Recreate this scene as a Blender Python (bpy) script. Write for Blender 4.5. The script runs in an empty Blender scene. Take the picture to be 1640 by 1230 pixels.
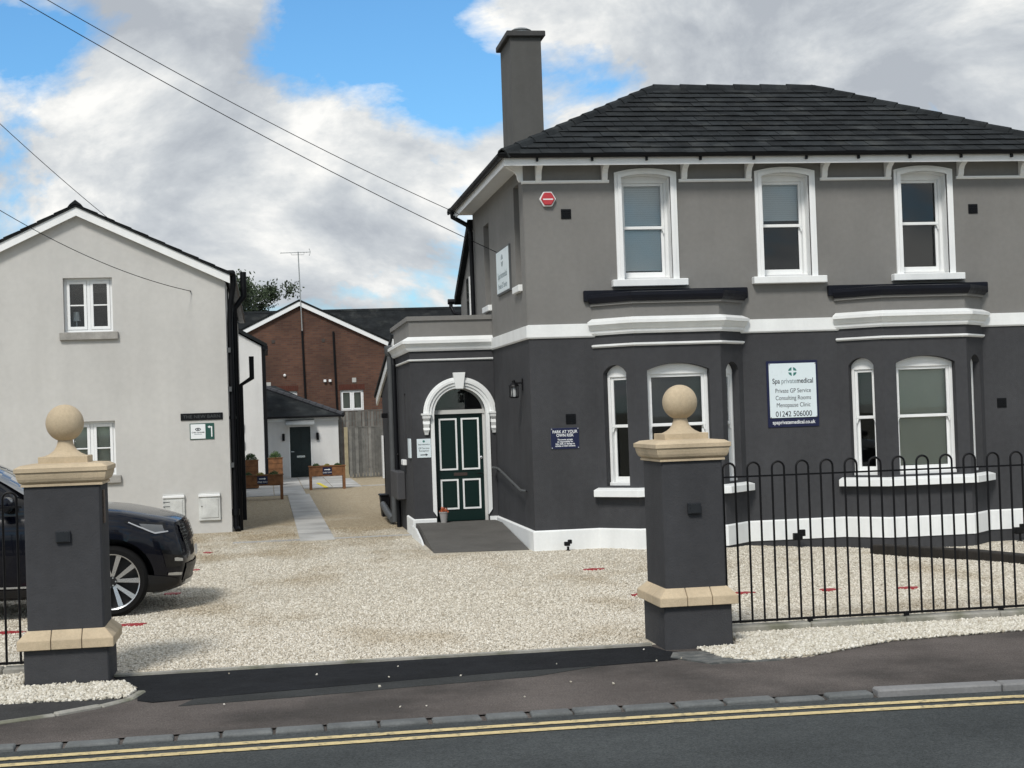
import bpy, bmesh, math, random
import numpy as np
from mathutils import Vector, Matrix
random.seed(7); rng = np.random.default_rng(7)
S = bpy.context.scene
C = S.collection
rad = math.radians

# ------------------------------------------------------------------ camera
CAM_H = 2.08; F_PX = 2500.0
cd = bpy.data.cameras.new('camera'); cam = bpy.data.objects.new('camera', cd); C.objects.link(cam)
cd.sensor_width = 36.0; cd.lens = F_PX*36.0/1640.0; cd.clip_start = 0.1; cd.clip_end = 3000
CM = Matrix.Rotation(-rad(8.982), 3, 'Z') @ Matrix.Rotation(rad(90+0.981), 3, 'X') @ Matrix.Rotation(-rad(1.963), 3, 'Z')
cam.matrix_world = Matrix.Translation((0, 0, CAM_H)) @ CM.to_4x4()
S.camera = cam
def ray(x, y): return CM @ Vector(((x-820)/F_PX, -(y-615)/F_PX, -1))
def G(x, y, z=0.0):
    d = ray(x, y); return Vector((0, 0, CAM_H)) + d*((z-CAM_H)/d.z)
def PY(x, y, Y):
    d = ray(x, y); return Vector((0, 0, CAM_H)) + d*(Y/d.y)
def PX(x, y, X):
    d = ray(x, y); return Vector((0, 0, CAM_H)) + d*(X/d.x)

# ------------------------------------------------------------------ sky and sun
SUN_EL, SUN_AZ = 47.0, 205.0      # azimuth clockwise from +Y
W = bpy.data.worlds.new('World'); S.world = W; W.use_nodes = True
nt = W.node_tree; N = nt.nodes; L = nt.links; N.clear()
def nd(t, **kw):
    n = N.new(t)
    for k, v in kw.items(): setattr(n, k, v)
    return n
out = nd('ShaderNodeOutputWorld'); bg = nd('ShaderNodeBackground'); L.new(bg.outputs[0], out.inputs[0])
sky = nd('ShaderNodeTexSky', sky_type='NISHITA'); sky.sun_disc = False
sky.sun_elevation = rad(SUN_EL); sky.sun_rotation = rad(SUN_AZ); sky.altitude = 60
tc = nd('ShaderNodeTexCoord')
def vmath(op, a, b=None):
    n = nd('ShaderNodeVectorMath', operation=op)
    for i, v in enumerate((a, b)):
        if v is None: continue
        if isinstance(v, tuple): n.inputs[i].default_value = v
        else: L.new(v, n.inputs[i])
    return n
def fmath(op, a, b=None, clamp=False):
    n = nd('ShaderNodeMath', operation=op); n.use_clamp = clamp
    for i, v in enumerate((a, b)):
        if v is None: continue
        if isinstance(v, (int, float)): n.inputs[i].default_value = v
        else: L.new(v, n.inputs[i])
    return n.outputs[0]
def ramp(fac, stops):
    n = nd('ShaderNodeValToRGB'); e = n.color_ramp.elements
    while len(e) < len(stops): e.new(0.5)
    for q, (p, c) in zip(e, stops): q.position = p; q.color = (c[0], c[1], c[2], 1)
    L.new(fac, n.inputs[0]); return n.outputs[0]
dirv = tc.outputs['Generated']
def cloud(offset):
    v = vmath('ADD', dirv, offset).outputs[0]
    sc = vmath('MULTIPLY', v, (1.0, 1.0, 1.7)).outputs[0]
    n = nd('ShaderNodeTexNoise'); n.inputs['Scale'].default_value = 5.2; n.inputs['Detail'].default_value = 9
    n.inputs['Roughness'].default_value = 0.60; n.inputs['Distortion'].default_value = 0.3
    L.new(sc, n.inputs['Vector'])
    return n.outputs['Fac']
def blob(px, py, r):
    d = ray(px, py).normalized()
    g = vmath('DISTANCE', dirv, (d.x, d.y, d.z)).outputs['Value']
    q = fmath('DIVIDE', g, r); q = fmath('MULTIPLY', q, q); q = fmath('MULTIPLY', q, -1.0)
    return fmath('POWER', 2.718, q)
n1 = cloud((3.1, 1.7, 0.4)); n2 = cloud((3.1-0.02, 1.7-0.01, 0.4+0.035))
# broken cloud: less cover around the blue gap above the chimney
cov = n1
cov = fmath('ADD', cov, 0.105)
for (px, py, r, a) in ((570, 10, 0.046, -0.25), (735, 115, 0.036, -0.21), (40, 60, 0.035, -0.16), (960, 130, 0.032, -0.14), (770, 330, 0.02, -0.10), (330, 190, 0.07, 0.10), (1250, 10, 0.12, 0.12), (600, 270, 0.05, 0.14)):
    cov = fmath('ADD', cov, fmath('MULTIPLY', blob(px, py, r), a))
mask = ramp(cov, ((0.485, (0, 0, 0)), (0.585, (1, 1, 1))))
# lit edges and grey bases
sh = fmath('SUBTRACT', n1, n2); sh = fmath('MULTIPLY', sh, 4.0); sh = fmath('ADD', sh, 0.55)
thick = fmath('SUBTRACT', cov, 0.60); sh = fmath('SUBTRACT', sh, fmath('MULTIPLY', thick, 1.5))
ccol = ramp(sh, ((0.02, (0.38, 0.41, 0.45)), (0.36, (0.49, 0.52, 0.55)), (0.62, (0.62, 0.64, 0.65)), (0.95, (0.84, 0.835, 0.81))))
skc = nd('ShaderNodeMixRGB', blend_type='MULTIPLY'); skc.inputs[0].default_value = 1
L.new(sky.outputs[0], skc.inputs[1]); skc.inputs[2].default_value = (0.062, 0.106, 0.134, 1)
mx = nd('ShaderNodeMixRGB'); L.new(mask, mx.inputs[0]); L.new(skc.outputs[0], mx.inputs[1]); L.new(ccol, mx.inputs[2])
L.new(mx.outputs[0], bg.inputs[0]); bg.inputs[1].default_value = 1.0
sl = bpy.data.lights.new('sun', 'SUN'); sun = bpy.data.objects.new('sun', sl); C.objects.link(sun)
sl.energy = 2.3; sl.angle = rad(12); sl.color = (1.0, 0.955, 0.89)
a_, e_ = rad(SUN_AZ), rad(SUN_EL)
sdir = Vector((math.sin(a_)*math.cos(e_), math.cos(a_)*math.cos(e_), math.sin(e_)))
sun.rotation_euler = sdir.to_track_quat('Z', 'Y').to_euler(); sun.location = (0, 0, 40)
S.view_settings.view_transform = 'Standard'; S.view_settings.look = 'None'
S.view_settings.gamma = 1; S.view_settings.exposure = 0.27; S.view_settings.use_curve_mapping = False

# ------------------------------------------------------------------ materials
MATS = {}
def M(name, col, rough=0.75, var=0.12, scale=6.0, bump=0.0, bscale=80.0, metal=0.0, spec=0.4, streak=0.0, col2=None, c2s=1.2, c2lo=0.45, c2hi=0.62, coat=0.0, orand=0.0, speck=0.0):
    if name in MATS: return MATS[name]
    m = bpy.data.materials.new(name); m.use_nodes = True; MATS[name] = m
    t = m.node_tree; n = t.nodes; l = t.links; b = n['Principled BSDF']
    b.inputs['Roughness'].default_value = rough; b.inputs['Metallic'].default_value = metal
    b.inputs['Specular IOR Level'].default_value = spec; b.inputs['Coat Weight'].default_value = coat
    g = n.new('ShaderNodeNewGeometry'); P = g.outputs['Position']
    def noise(s, d=4, stretch=None, r=0.55):
        x = n.new('ShaderNodeTexNoise'); x.inputs['Scale'].default_value = s; x.inputs['Detail'].default_value = d; x.inputs['Roughness'].default_value = r
        if stretch:
            vm = n.new('ShaderNodeVectorMath'); vm.operation = 'MULTIPLY'; vm.inputs[1].default_value = stretch
            l.new(P, vm.inputs[0]); l.new(vm.outputs[0], x.inputs['Vector'])
        else: l.new(P, x.inputs['Vector'])
        return x.outputs['Fac']
    def mapr(f, lo, hi, a=0.3, c=0.7):
        x = n.new('ShaderNodeMapRange'); x.inputs[1].default_value = a; x.inputs[2].default_value = c
        x.inputs[3].default_value = lo; x.inputs[4].default_value = hi; l.new(f, x.inputs[0]); return x.outputs[0]
    def mul(c, f):
        x = n.new('ShaderNodeMixRGB'); x.blend_type = 'MULTIPLY'; x.inputs[0].default_value = 1
        l.new(c, x.inputs[1]); l.new(f, x.inputs[2]); return x.outputs[0]
    rgb = n.new('ShaderNodeRGB'); rgb.outputs[0].default_value = (*col, 1); c = rgb.outputs[0]
    if col2:
        x = n.new('ShaderNodeMixRGB'); x.inputs[2].default_value = (*col2, 1); l.new(c, x.inputs[1])
        l.new(mapr(noise(c2s, 6), 0, 1, c2lo, c2hi), x.inputs[0]); c = x.outputs[0]
    if var:
        c = mul(c, mapr(noise(scale, 6), 1-var, 1+var)); c = mul(c, mapr(noise(scale*14, 3), 1-var*0.5, 1+var*0.5))
    if orand:
        oi = n.new('ShaderNodeObjectInfo'); c = mul(c, mapr(oi.outputs['Random'], 1-orand, 1+orand, 0, 1))
    if speck: c = mul(c, mapr(noise(75, 3, r=0.85), 1-speck, 1+speck*1.3, 0.32, 0.68))
    if streak: c = mul(c, mapr(noise(3.0, 4, (1, 1, 0.12)), 1-streak, 1+streak*0.3, 0.35, 0.6))
    l.new(c, b.inputs['Base Color'])
    if bump:
        bn = n.new('ShaderNodeBump'); bn.inputs['Strength'].default_value = min(1, bump); bn.inputs['Distance'].default_value = 0.01
        l.new(noise(bscale, 3, r=0.7), bn.inputs['Height']); l.new(bn.outputs[0], b.inputs['Normal'])
    if var and rough > 0.25:
        l.new(mapr(noise(scale*2.3), rough-0.08, min(1, rough+0.08)), b.inputs['Roughness'])
    return m
WHITE = M('white_masonry_paint', (0.76, 0.775, 0.77), 0.55, 0.04, 2.0, 0.12, 60, streak=0.06)
JOIN = M('white_painted_timber', (0.78, 0.79, 0.785), 0.35, 0.03, 3.0, streak=0.04)
UPPER = M('mid_grey_render', (0.182, 0.178, 0.169), 0.85, 0.08, 0.9, 0.35, 90, streak=0.03)
LOWER = M('dark_grey_render', (0.0545, 0.0555, 0.0595), 0.85, 0.12, 0.9, 0.5, 60, streak=0.06, spec=0.12)
CREAM = M('pale_stone_render', (0.51, 0.503, 0.482), 0.9, 0.06, 0.7, 0.5, 110, streak=0.035)
ANNX = M('white_render', (0.62, 0.62, 0.61), 0.9, 0.04, 0.8, 0.4, 100, streak=0.06)
SLATE = M('dark_slate', (0.0165, 0.019, 0.0205), 0.8, 0.35, 2.5, 0.5, 40, col2=(0.045, 0.048, 0.047), c2s=1.9, c2lo=0.53, c2hi=0.76, spec=0.12, orand=0.28)
SLATEB = M('blue_black_slate', (0.03, 0.032, 0.038), 0.55, 0.3, 3.0, 0.4, 40)
BLACKP = M('black_plastic', (0.005, 0.0055, 0.007), 0.45, 0.1, 5, spec=0.18)
BLACKM = M('black_painted_steel', (0.004, 0.004, 0.005), 0.5, 0.1, 9, spec=0.2)
NAVYL = M('black_lead_roof_edge', (0.006, 0.007, 0.012), 0.45, 0.15, 5, 0.1, 20, spec=0.2)
GREYP = M('grey_painted_pipe', (0.07, 0.075, 0.078), 0.5, 0.1, 5)
STONE = M('buff_cast_stone', (0.50, 0.405, 0.278), 0.9, 0.10, 2.5, 0.45, 120, streak=0.12, speck=0.06)
CONC = M('concrete', (0.30, 0.29, 0.26), 0.9, 0.22, 2.2, 0.4, 70, col2=(0.16, 0.16, 0.12), c2s=2.5)
SILLC = M('weathered_stone_sill', (0.30, 0.29, 0.27), 0.9, 0.25, 5, 0.4, 60)
RAMP = M('ramp_concrete', (0.090, 0.086, 0.079), 0.9, 0.16, 1.6, 0.3, 120)
SLAB = M('pale_paving', (0.40, 0.395, 0.378), 0.85, 0.12, 1.5, 0.2, 60, col2=(0.31, 0.305, 0.29), c2s=0.9, orand=0.10)
GREEN = M('dark_green_gloss', (0.0035, 0.0165, 0.014), 0.35, 0.0, 4, spec=0.3)
BDOOR = M('black_green_door', (0.006, 0.014, 0.015), 0.35, 0.1, 4)
UPVC = M('white_upvc', (0.78, 0.79, 0.79), 0.3, 0.02, 3)
WOOD = M('stained_timber', (0.17, 0.075, 0.030), 0.7, 0.3, 9, 0.3, 40)
GFENCE = M('weathered_fence_board', (0.14, 0.138, 0.128), 0.9, 0.25, 5, 0.4, 50, streak=0.15, orand=0.35)
FPOST = M('pale_timber_post', (0.30, 0.26, 0.17), 0.9, 0.2, 5, 0.3, 40)
SLEEP = M('tarred_sleeper', (0.018, 0.015, 0.012), 0.8, 0.4, 5, 0.6, 40)
NAVY = M('navy_sign', (0.008, 0.011, 0.045), 0.35, 0.03, 4)
SIGNW = M('white_sign', (0.66, 0.74, 0.77), 0.35, 0.02, 3)
INK = M('dark_ink', (0.012, 0.016, 0.022), 0.5, 0)
INKG = M('grey_ink', (0.20, 0.25, 0.27), 0.5, 0)
TEAL = M('teal_ink', (0.035, 0.17, 0.15), 0.5, 0)
SIGNG = M('green_sign', (0.014, 0.07, 0.055), 0.4, 0.02, 3)
WINK = M('white_ink', (0.75, 0.77, 0.78), 0.5, 0)
GOLD = M('dull_letter', (0.055, 0.06, 0.062), 0.5, 0)
RED = M('red_plastic', (0.30, 0.022, 0.028), 0.5, 0.1, 8)
REDL = M('red_alarm_plastic', (0.45, 0.04, 0.05), 0.4, 0.08, 8)
GALV = M('galvanised', (0.36, 0.38, 0.38), 0.45, 0.12, 6, metal=0.6)
METER = M('aged_white_meter_box', (0.55, 0.56, 0.54), 0.6, 0.16, 5, streak=0.15)
DARKIN = M('room_dark', (0.03, 0.03, 0.032), 0.9, 0.1, 2)
BLINDW = M('white_blind', (0.88, 0.90, 0.90), 0.6, 0.02, 2)
BLINDG = M('green_grey_blind', (0.66, 0.64, 0.53), 0.6, 0.03, 2)
BLINDD = M('brown_blind', (0.16, 0.15, 0.135), 0.6, 0.05, 2)
POTW = M('grey_pot', (0.30, 0.29, 0.28), 0.6, 0.1, 8)
ORANGE = M('orange_petal', (0.40, 0.09, 0.03), 0.7, 0.2, 30)
LEAF = M('leaf', (0.050, 0.085, 0.028), 0.65, 0.4, 1.2, spec=0.3)
LEAFD = M('tree_leaf', (0.030, 0.045, 0.020), 0.65, 0.45, 0.8, spec=0.3)
LEAFY = M('yellow_leaf', (0.25, 0.21, 0.03), 0.65, 0.3, 5)
BARK = M('bark', (0.06, 0.045, 0.03), 0.9, 0.3, 6, 0.5, 30)
SOIL = M('soil', (0.035, 0.025, 0.018), 0.95, 0.3, 20, 0.5, 60)
ASPH = M('road_asphalt', (0.060, 0.066, 0.067), 0.9, 0.14, 0.9, 0.7, 150, col2=(0.047, 0.052, 0.053), c2s=0.5, speck=0.5, spec=0.12)
PAVE = M('old_footway_asphalt', (0.104, 0.091, 0.084), 0.9, 0.2, 1.3, 0.7, 130, col2=(0.060, 0.054, 0.050), c2s=0.7, speck=0.5, spec=0.12)
NEWT = M('new_black_tarmac', (0.0125, 0.0135, 0.0155), 0.85, 0.22, 2.0, 0.7, 120, speck=0.5, spec=0.12)
YELL = M('worn_yellow_line', (0.58, 0.465, 0.24), 0.8, 0.16, 10, 0.4, 120, col2=(0.14, 0.125, 0.09), c2s=20, c2lo=0.52, c2hi=0.70)
KERB = M('granite_kerb', (0.115, 0.122, 0.122), 0.75, 0.25, 4, 0.5, 60)
KERBL = M('pale_kerb', (0.19, 0.19, 0.19), 0.85, 0.15, 3, 0.4, 80)
EARTH = M('earth', (0.09, 0.085, 0.06), 0.95, 0.3, 0.8)
CHROME = M('alloy', (0.55, 0.56, 0.57), 0.25, 0.02, 3, metal=0.9)
RUBBER = M('tyre', (0.008, 0.008, 0.008), 0.8, 0.1, 10, spec=0.12)
CARP = M('dark_blue_car_paint', (0.0012, 0.0018, 0.0055), 0.2, 0.0, 3, spec=0.2, coat=0.35)
CARB = M('car_black_trim', (0.006, 0.006, 0.007), 0.45, 0.05, 9)
CARG = M('gloss_black_trim', (0.004, 0.004, 0.005), 0.12, 0.0, 9)
LENS = M('headlight_lens', (0.10, 0.105, 0.11), 0.12, 0.0, 9, spec=0.6)
DRL = M('headlight_strip', (0.36, 0.37, 0.39), 0.3, 0.0, 9)

def glass(name, tint=(1, 1, 1), extra=0.0):
    m = bpy.data.materials.new(name); m.use_nodes = True; t = m.node_tree; n = t.nodes; n.clear(); l = t.links
    o = n.new('ShaderNodeOutputMaterial'); mix = n.new('ShaderNodeMixShader'); tr = n.new('ShaderNodeBsdfTransparent'); gl = n.new('ShaderNodeBsdfGlossy')
    tr.inputs[0].default_value = (*tint, 1); gl.inputs['Roughness'].default_value = 0.02
    fr = n.new('ShaderNodeFresnel'); fr.inputs[0].default_value = 1.5
    ad = n.new('ShaderNodeMath'); ad.operation = 'ADD'; ad.inputs[1].default_value = extra; l.new(fr.outputs[0], ad.inputs[0])
    l.new(ad.outputs[0], mix.inputs[0]); l.new(tr.outputs[0], mix.inputs[1]); l.new(gl.outputs[0], mix.inputs[2]); l.new(mix.outputs[0], o.inputs[0])
    return m
GLASS = glass('window_glass', (0.95, 0.97, 0.97)); CGLASS = glass('car_glass', (0.25, 0.28, 0.28), 0.10)

def brick_mat():
    m = bpy.data.materials.new('red_brown_brick'); m.use_nodes = True; t = m.node_tree; n = t.nodes; l = t.links; b = n['Principled BSDF']
    g = n.new('ShaderNodeNewGeometry'); sp = n.new('ShaderNodeSeparateXYZ'); l.new(g.outputs['Position'], sp.inputs[0])
    ad = n.new('ShaderNodeMath'); l.new(sp.outputs[0], ad.inputs[0]); l.new(sp.outputs[1], ad.inputs[1])
    cb = n.new('ShaderNodeCombineXYZ'); l.new(ad.outputs[0], cb.inputs[0]); l.new(sp.outputs[2], cb.inputs[1])
    br = n.new('ShaderNodeTexBrick'); br.inputs['Scale'].default_value = 1.0; br.inputs['Brick Width'].default_value = 0.225; br.inputs['Row Height'].default_value = 0.075
    br.inputs['Mortar Size'].default_value = 0.010; br.inputs['Color1'].default_value = (0.108, 0.050, 0.030, 1); br.inputs['Color2'].default_value = (0.070, 0.030, 0.020, 1)
    br.inputs['Mortar'].default_value = (0.075, 0.05, 0.038, 1); br.inputs['Bias'].default_value = 0.1
    l.new(cb.outputs[0], br.inputs['Vector'])
    nz = n.new('ShaderNodeTexNoise'); nz.inputs['Scale'].default_value = 0.8; nz.inputs['Detail'].default_value = 5; l.new(g.outputs['Position'], nz.inputs['Vector'])
    mp = n.new('ShaderNodeMapRange'); mp.inputs[1].default_value = .3; mp.inputs[2].default_value = .7; mp.inputs[3].default_value = .7; mp.inputs[4].default_value = 1.25; l.new(nz.outputs[0], mp.inputs[0])
    mu = n.new('ShaderNodeMixRGB'); mu.blend_type = 'MULTIPLY'; mu.inputs[0].default_value = 1; l.new(br.outputs[0], mu.inputs[1]); l.new(mp.outputs[0], mu.inputs[2])
    l.new(mu.outputs[0], b.inputs['Base Color']); b.inputs['Roughness'].default_value = 0.9
    return m
BRICK = brick_mat()
def tile_mat():     # far roofs: courses only
    m = SLATE.copy(); m.name = 'far_tiled_roof'; t = m.node_tree; n = t.nodes; l = t.links; b = n['Principled BSDF']
    g = n.new('ShaderNodeNewGeometry'); sp = n.new('ShaderNodeSeparateXYZ'); l.new(g.outputs['Position'], sp.inputs[0])
    w = n.new('ShaderNodeMath'); w.operation = 'MULTIPLY'; w.inputs[1].default_value = 7.0; l.new(sp.outputs[2], w.inputs[0])
    fr = n.new('ShaderNodeMath'); fr.operation = 'FRACT'; l.new(w.outputs[0], fr.inputs[0])
    bn = n.new('ShaderNodeBump'); bn.inputs['Strength'].default_value = 1; bn.inputs['Distance'].default_value = 0.03; l.new(fr.outputs[0], bn.inputs['Height']); l.new(bn.outputs[0], b.inputs['Normal'])
    return m
FARROOF = tile_mat()
def gravel_mat(name, c1, c2, c3, scale, attr=False, tracks=True):
    m = bpy.data.materials.new(name); m.use_nodes = True; t = m.node_tree; n = t.nodes; l = t.links; b = n['Principled BSDF']; b.inputs['Roughness'].default_value = 0.9
    g = n.new('ShaderNodeNewGeometry')
    if attr:
        a = n.new('ShaderNodeAttribute'); a.attribute_name = 'tint'; fac = a.outputs['Fac']
    else:
        v = n.new('ShaderNodeTexVoronoi'); v.inputs['Scale'].default_value = scale; l.new(g.outputs['Position'], v.inputs['Vector'])
        s = n.new('ShaderNodeSeparateColor'); l.new(v.outputs['Color'], s.inputs[0]); fac = s.outputs[0]
        bn = n.new('ShaderNodeBump'); bn.inputs['Strength'].default_value = 1; bn.inputs['Distance'].default_value = 0.02; bn.invert = True
        l.new(v.outputs['Distance'], bn.inputs['Height']); l.new(bn.outputs[0], b.inputs['Normal'])
    r = n.new('ShaderNodeValToRGB'); e = r.color_ramp.elements; e[0].color = (*c1, 1); e[1].color = (*c3, 1); x = e.new(0.5); x.color = (*c2, 1); l.new(fac, r.inputs[0])
    c = r.outputs[0]
    if tracks:
        z = n.new('ShaderNodeTexNoise'); z.inputs['Scale'].default_value = 0.55; z.inputs['Detail'].default_value = 5
        sc = n.new('ShaderNodeVectorMath'); sc.operation = 'MULTIPLY'; sc.inputs[1].default_value = (1.3, 0.7, 1); l.new(g.outputs['Position'], sc.inputs[0]); l.new(sc.outputs[0], z.inputs['Vector'])
        sp = n.new('ShaderNodeSeparateXYZ'); l.new(g.outputs['Position'], sp.inputs[0])
        far = n.new('ShaderNodeMapRange'); far.inputs[1].default_value = 22; far.inputs[2].default_value = 34; far.inputs[3].default_value = -0.11; far.inputs[4].default_value = 0.3; l.new(sp.outputs[1], far.inputs[0])
        ad = n.new('ShaderNodeMath'); l.new(z.outputs[0], ad.inputs[0]); l.new(far.outputs[0], ad.inputs[1])
        mr = n.new('ShaderNodeMapRange'); mr.inputs[1].default_value = 0.42; mr.inputs[2].default_value = 0.66; l.new(ad.outputs[0], mr.inputs[0])
        mu = n.new('ShaderNodeMixRGB'); mu.blend_type = 'MULTIPLY'; l.new(mr.outputs[0], mu.inputs[0]); l.new(c, mu.inputs[1]); mu.inputs[2].default_value = (0.66, 0.59, 0.48, 1); c = mu.outputs[0]
    l.new(c, b.inputs['Base Color']); return m
GRAVB = gravel_mat('gravel_bed', (0.36, 0.315, 0.24), (0.53, 0.485, 0.395), (0.70, 0.66, 0.57), 42)
GRAVS = gravel_mat('gravel_stone', (0.33, 0.29, 0.225), (0.56, 0.515, 0.43), (0.75, 0.715, 0.635), 42, True)
PEBB = gravel_mat('white_pebble', (0.34, 0.30, 0.23), (0.56, 0.53, 0.45), (0.74, 0.71, 0.64), 42, True, False)

# ------------------------------------------------------------------ mesh helpers
class Fr:
    def __init__(s, o, u, n):
        s.o = Vector(o); s.u = Vector(u).normalized(); s.n = Vector(n).normalized()
    def pt(s, a, d, z): return s.o + s.u*a + s.n*d + Vector((0, 0, z))
def frame2(p, q):
    p = Vector((p[0], p[1], 0)); q = Vector((q[0], q[1], 0)); u = (q-p).normalized()
    return Fr(p, u, (u.y, -u.x, 0)), (q-p).length
WF = Fr((0, 0, 0), (1, 0, 0), (0, -1, 0))
class MB:
    def __init__(s): s.v = []; s.f = []
    def add(s, vs, fs):
        b = len(s.v); s.v += [tuple(p) for p in vs]; s.f += [tuple(i+b for i in f) for f in fs]; return s
    def fbox(s, fr, a0, a1, d0, d1, z0, z1):
        P = [fr.pt(a, d, z) for z in (z0, z1) for d in (d0, d1) for a in (a0, a1)]
        return s.add(P, [(0, 1, 3, 2), (4, 6, 7, 5), (0, 4, 5, 1), (2, 3, 7, 6), (0, 2, 6, 4), (1, 5, 7, 3)])
    def box(s, x0, x1, y0, y1, z0, z1): return s.fbox(WF, x0, x1, -y0, -y1, z0, z1)
    def prism(s, fr, poly, d0, d1):
        k = len(poly); P = [fr.pt(a, d0, z) for a, z in poly]+[fr.pt(a, d1, z) for a, z in poly]
        return s.add(P, [tuple(range(k)), tuple(range(2*k-1, k-1, -1))]+[(i, (i+1) % k, k+(i+1) % k, k+i) for i in range(k)])
    def slab(s, poly, z0, z1):       # plan polygon extruded in z
        k = len(poly); P = [(p[0], p[1], z0) for p in poly]+[(p[0], p[1], z1) for p in poly]
        return s.add(P, [tuple(range(k)), tuple(range(2*k-1, k-1, -1))]+[(i, (i+1) % k, k+(i+1) % k, k+i) for i in range(k)])
    def strip(s, A, B):              # quad strip between two polylines
        k = len(A); return s.add(list(A)+list(B), [(i, i+1, k+i+1, k+i) for i in range(k-1)])
    def sweep(s, path, prof):        # plan path, profile (outward, z), closed loop profile
        n = len(path); nor = []
        for i in range(n-1):
            d = Vector((path[i+1][0]-path[i][0], path[i+1][1]-path[i][1])).normalized(); nor.append(Vector((d.y, -d.x)))
        V = []; k = len(prof)
        for i in range(n):
            if i == 0: m = nor[0]
            elif i == n-1: m = nor[-1]
            else:
                m = (nor[i-1]+nor[i]); m = m/(m.dot(nor[i]))
            for d, z in prof: V.append((path[i][0]+m.x*d, path[i][1]+m.y*d, z))
        Fc = [(i*k+j, i*k+(j+1) % k, (i+1)*k+(j+1) % k, (i+1)*k+j) for i in range(n-1) for j in range(k)]
        Fc += [tuple(range(k)), tuple(range(n*k-1, (n-1)*k-1, -1))]
        return s.add(V, Fc)
    def tube(s, pts, r, seg=10, cap=True):
        pts = [Vector(p) for p in pts]; n = len(pts); V = []
        rr = r if hasattr(r, '__len__') else [r]*n
        t0 = (pts[1]-pts[0]).normalized(); up = Vector((0, 0, 1)) if abs(t0.z) < 0.9 else Vector((0, 1, 0))
        for i, p in enumerate(pts):
            t = (pts[min(i+1, n-1)]-pts[max(i-1, 0)]).normalized()
            a = up - t*up.dot(t); a.normalize(); up = a; b = t.cross(a)
            for j in range(seg):
                q = 2*math.pi*j/seg; V.append(p+(a*math.cos(q)+b*math.sin(q))*rr[i])
        Fc = [(i*seg+j, i*seg+(j+1) % seg, (i+1)*seg+(j+1) % seg, (i+1)*seg+j) for i in range(n-1) for j in range(seg)]
        if cap: Fc += [tuple(range(seg)), tuple(range(n*seg-1, (n-1)*seg-1, -1))]
        return s.add(V, Fc)
    def lathe(s, c, prof, seg=24, ax='Z', cap=True):
        V = []; n = len(prof)
        for r, z in prof:
            for j in range(seg):
                q = 2*math.pi*j/seg; x, y = r*math.cos(q), r*math.sin(q)
                if ax == 'Z': V.append((c[0]+x, c[1]+y, c[2]+z))
                elif ax == 'Y': V.append((c[0]+x, c[1]+z, c[2]+y))
                else: V.append((c[0]+z, c[1]+x, c[2]+y))
        Fc = [(i*seg+j, i*seg+(j+1) % seg, (i+1)*seg+(j+1) % seg, (i+1)*seg+j) for i in range(n-1) for j in range(seg)]
        if cap: Fc += [tuple(range(seg)), tuple(range(n*seg-1, (n-1)*seg-1, -1))]
        return s.add(V, Fc)
    def loft4(s, levels):            # square rings (x0,x1,y0,y1,z)
        V = []
        for x0, x1, y0, y1, z in levels: V += [(x0, y0, z), (x1, y0, z), (x1, y1, z), (x0, y1, z)]
        n = len(levels); Fc = [(i*4+j, i*4+(j+1) % 4, i*4+4+(j+1) % 4, i*4+4+j) for i in range(n-1) for j in range(4)]
        Fc += [(0, 1, 2, 3), (n*4-1, n*4-2, n*4-3, n*4-4)]
        return s.add(V, Fc)
    def build(s, name, mat, parent=None, smooth=False, bevel=0.0, bseg=1):
        o0 = root_loc(parent)
        me = bpy.data.meshes.new(name); me.from_pydata([(v[0]-o0.x, v[1]-o0.y, v[2]-o0.z) for v in s.v], [], s.f)
        bm = bmesh.new(); bm.from_mesh(me); bmesh.ops.recalc_face_normals(bm, faces=bm.faces[:])
        if bevel:
            es = [e for e in bm.edges if len(e.link_faces) == 2 and e.calc_face_angle() > 0.5]
            bmesh.ops.bevel(bm, geom=es, offset=bevel, segments=bseg, affect='EDGES', clamp_overlap=True)
        bm.to_mesh(me); bm.free()
        if smooth:
            me.polygons.foreach_set('use_smooth', [True]*len(me.polygons))
            if smooth != 'all': me.set_sharp_from_angle(angle=rad(38))
        me.materials.append(mat)
        o = bpy.data.objects.new(name, me); C.objects.link(o)
        if parent: o.parent = parent
        return o
def root_loc(p):
    v = Vector((0, 0, 0))
    while p: v += p.location; p = p.parent
    return v
def thing(name, loc, label, cat, group=None):
    o = bpy.data.objects.new(name, None); C.objects.link(o); o.location = loc; o.empty_display_size = 0.2
    o['label'] = label; o['category'] = cat
    if group: o['group'] = group
    return o
def tag(o, label, cat, group=None):
    o['label'] = label; o['category'] = cat
    if group: o['group'] = group
    return o
def struct(o): o['kind'] = 'structure'; return o
def text(name, s, fr, a, d, z, size, mat, parent, align='CENTER', sx=1.0, bold=0.0):
    cu = bpy.data.curves.new('t', 'FONT'); cu.body = s; cu.size = size; cu.align_x = align; cu.align_y = 'CENTER'; cu.extrude = 0.0008; cu.offset = bold
    to = bpy.data.objects.new('t', cu); C.objects.link(to)
    dg = bpy.context.evaluated_depsgraph_get(); me = bpy.data.meshes.new_from_object(to.evaluated_get(dg))
    bpy.data.objects.remove(to); bpy.data.curves.remove(cu)
    o0 = root_loc(parent)
    for v in me.vertices: v.co = fr.pt(a+v.co.x*sx, d+v.co.z, z+v.co.y) - o0
    me.name = name; me.materials.clear(); me.materials.append(mat)
    o = bpy.data.objects.new(name, me); C.objects.link(o); o.parent = parent
    return o
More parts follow.
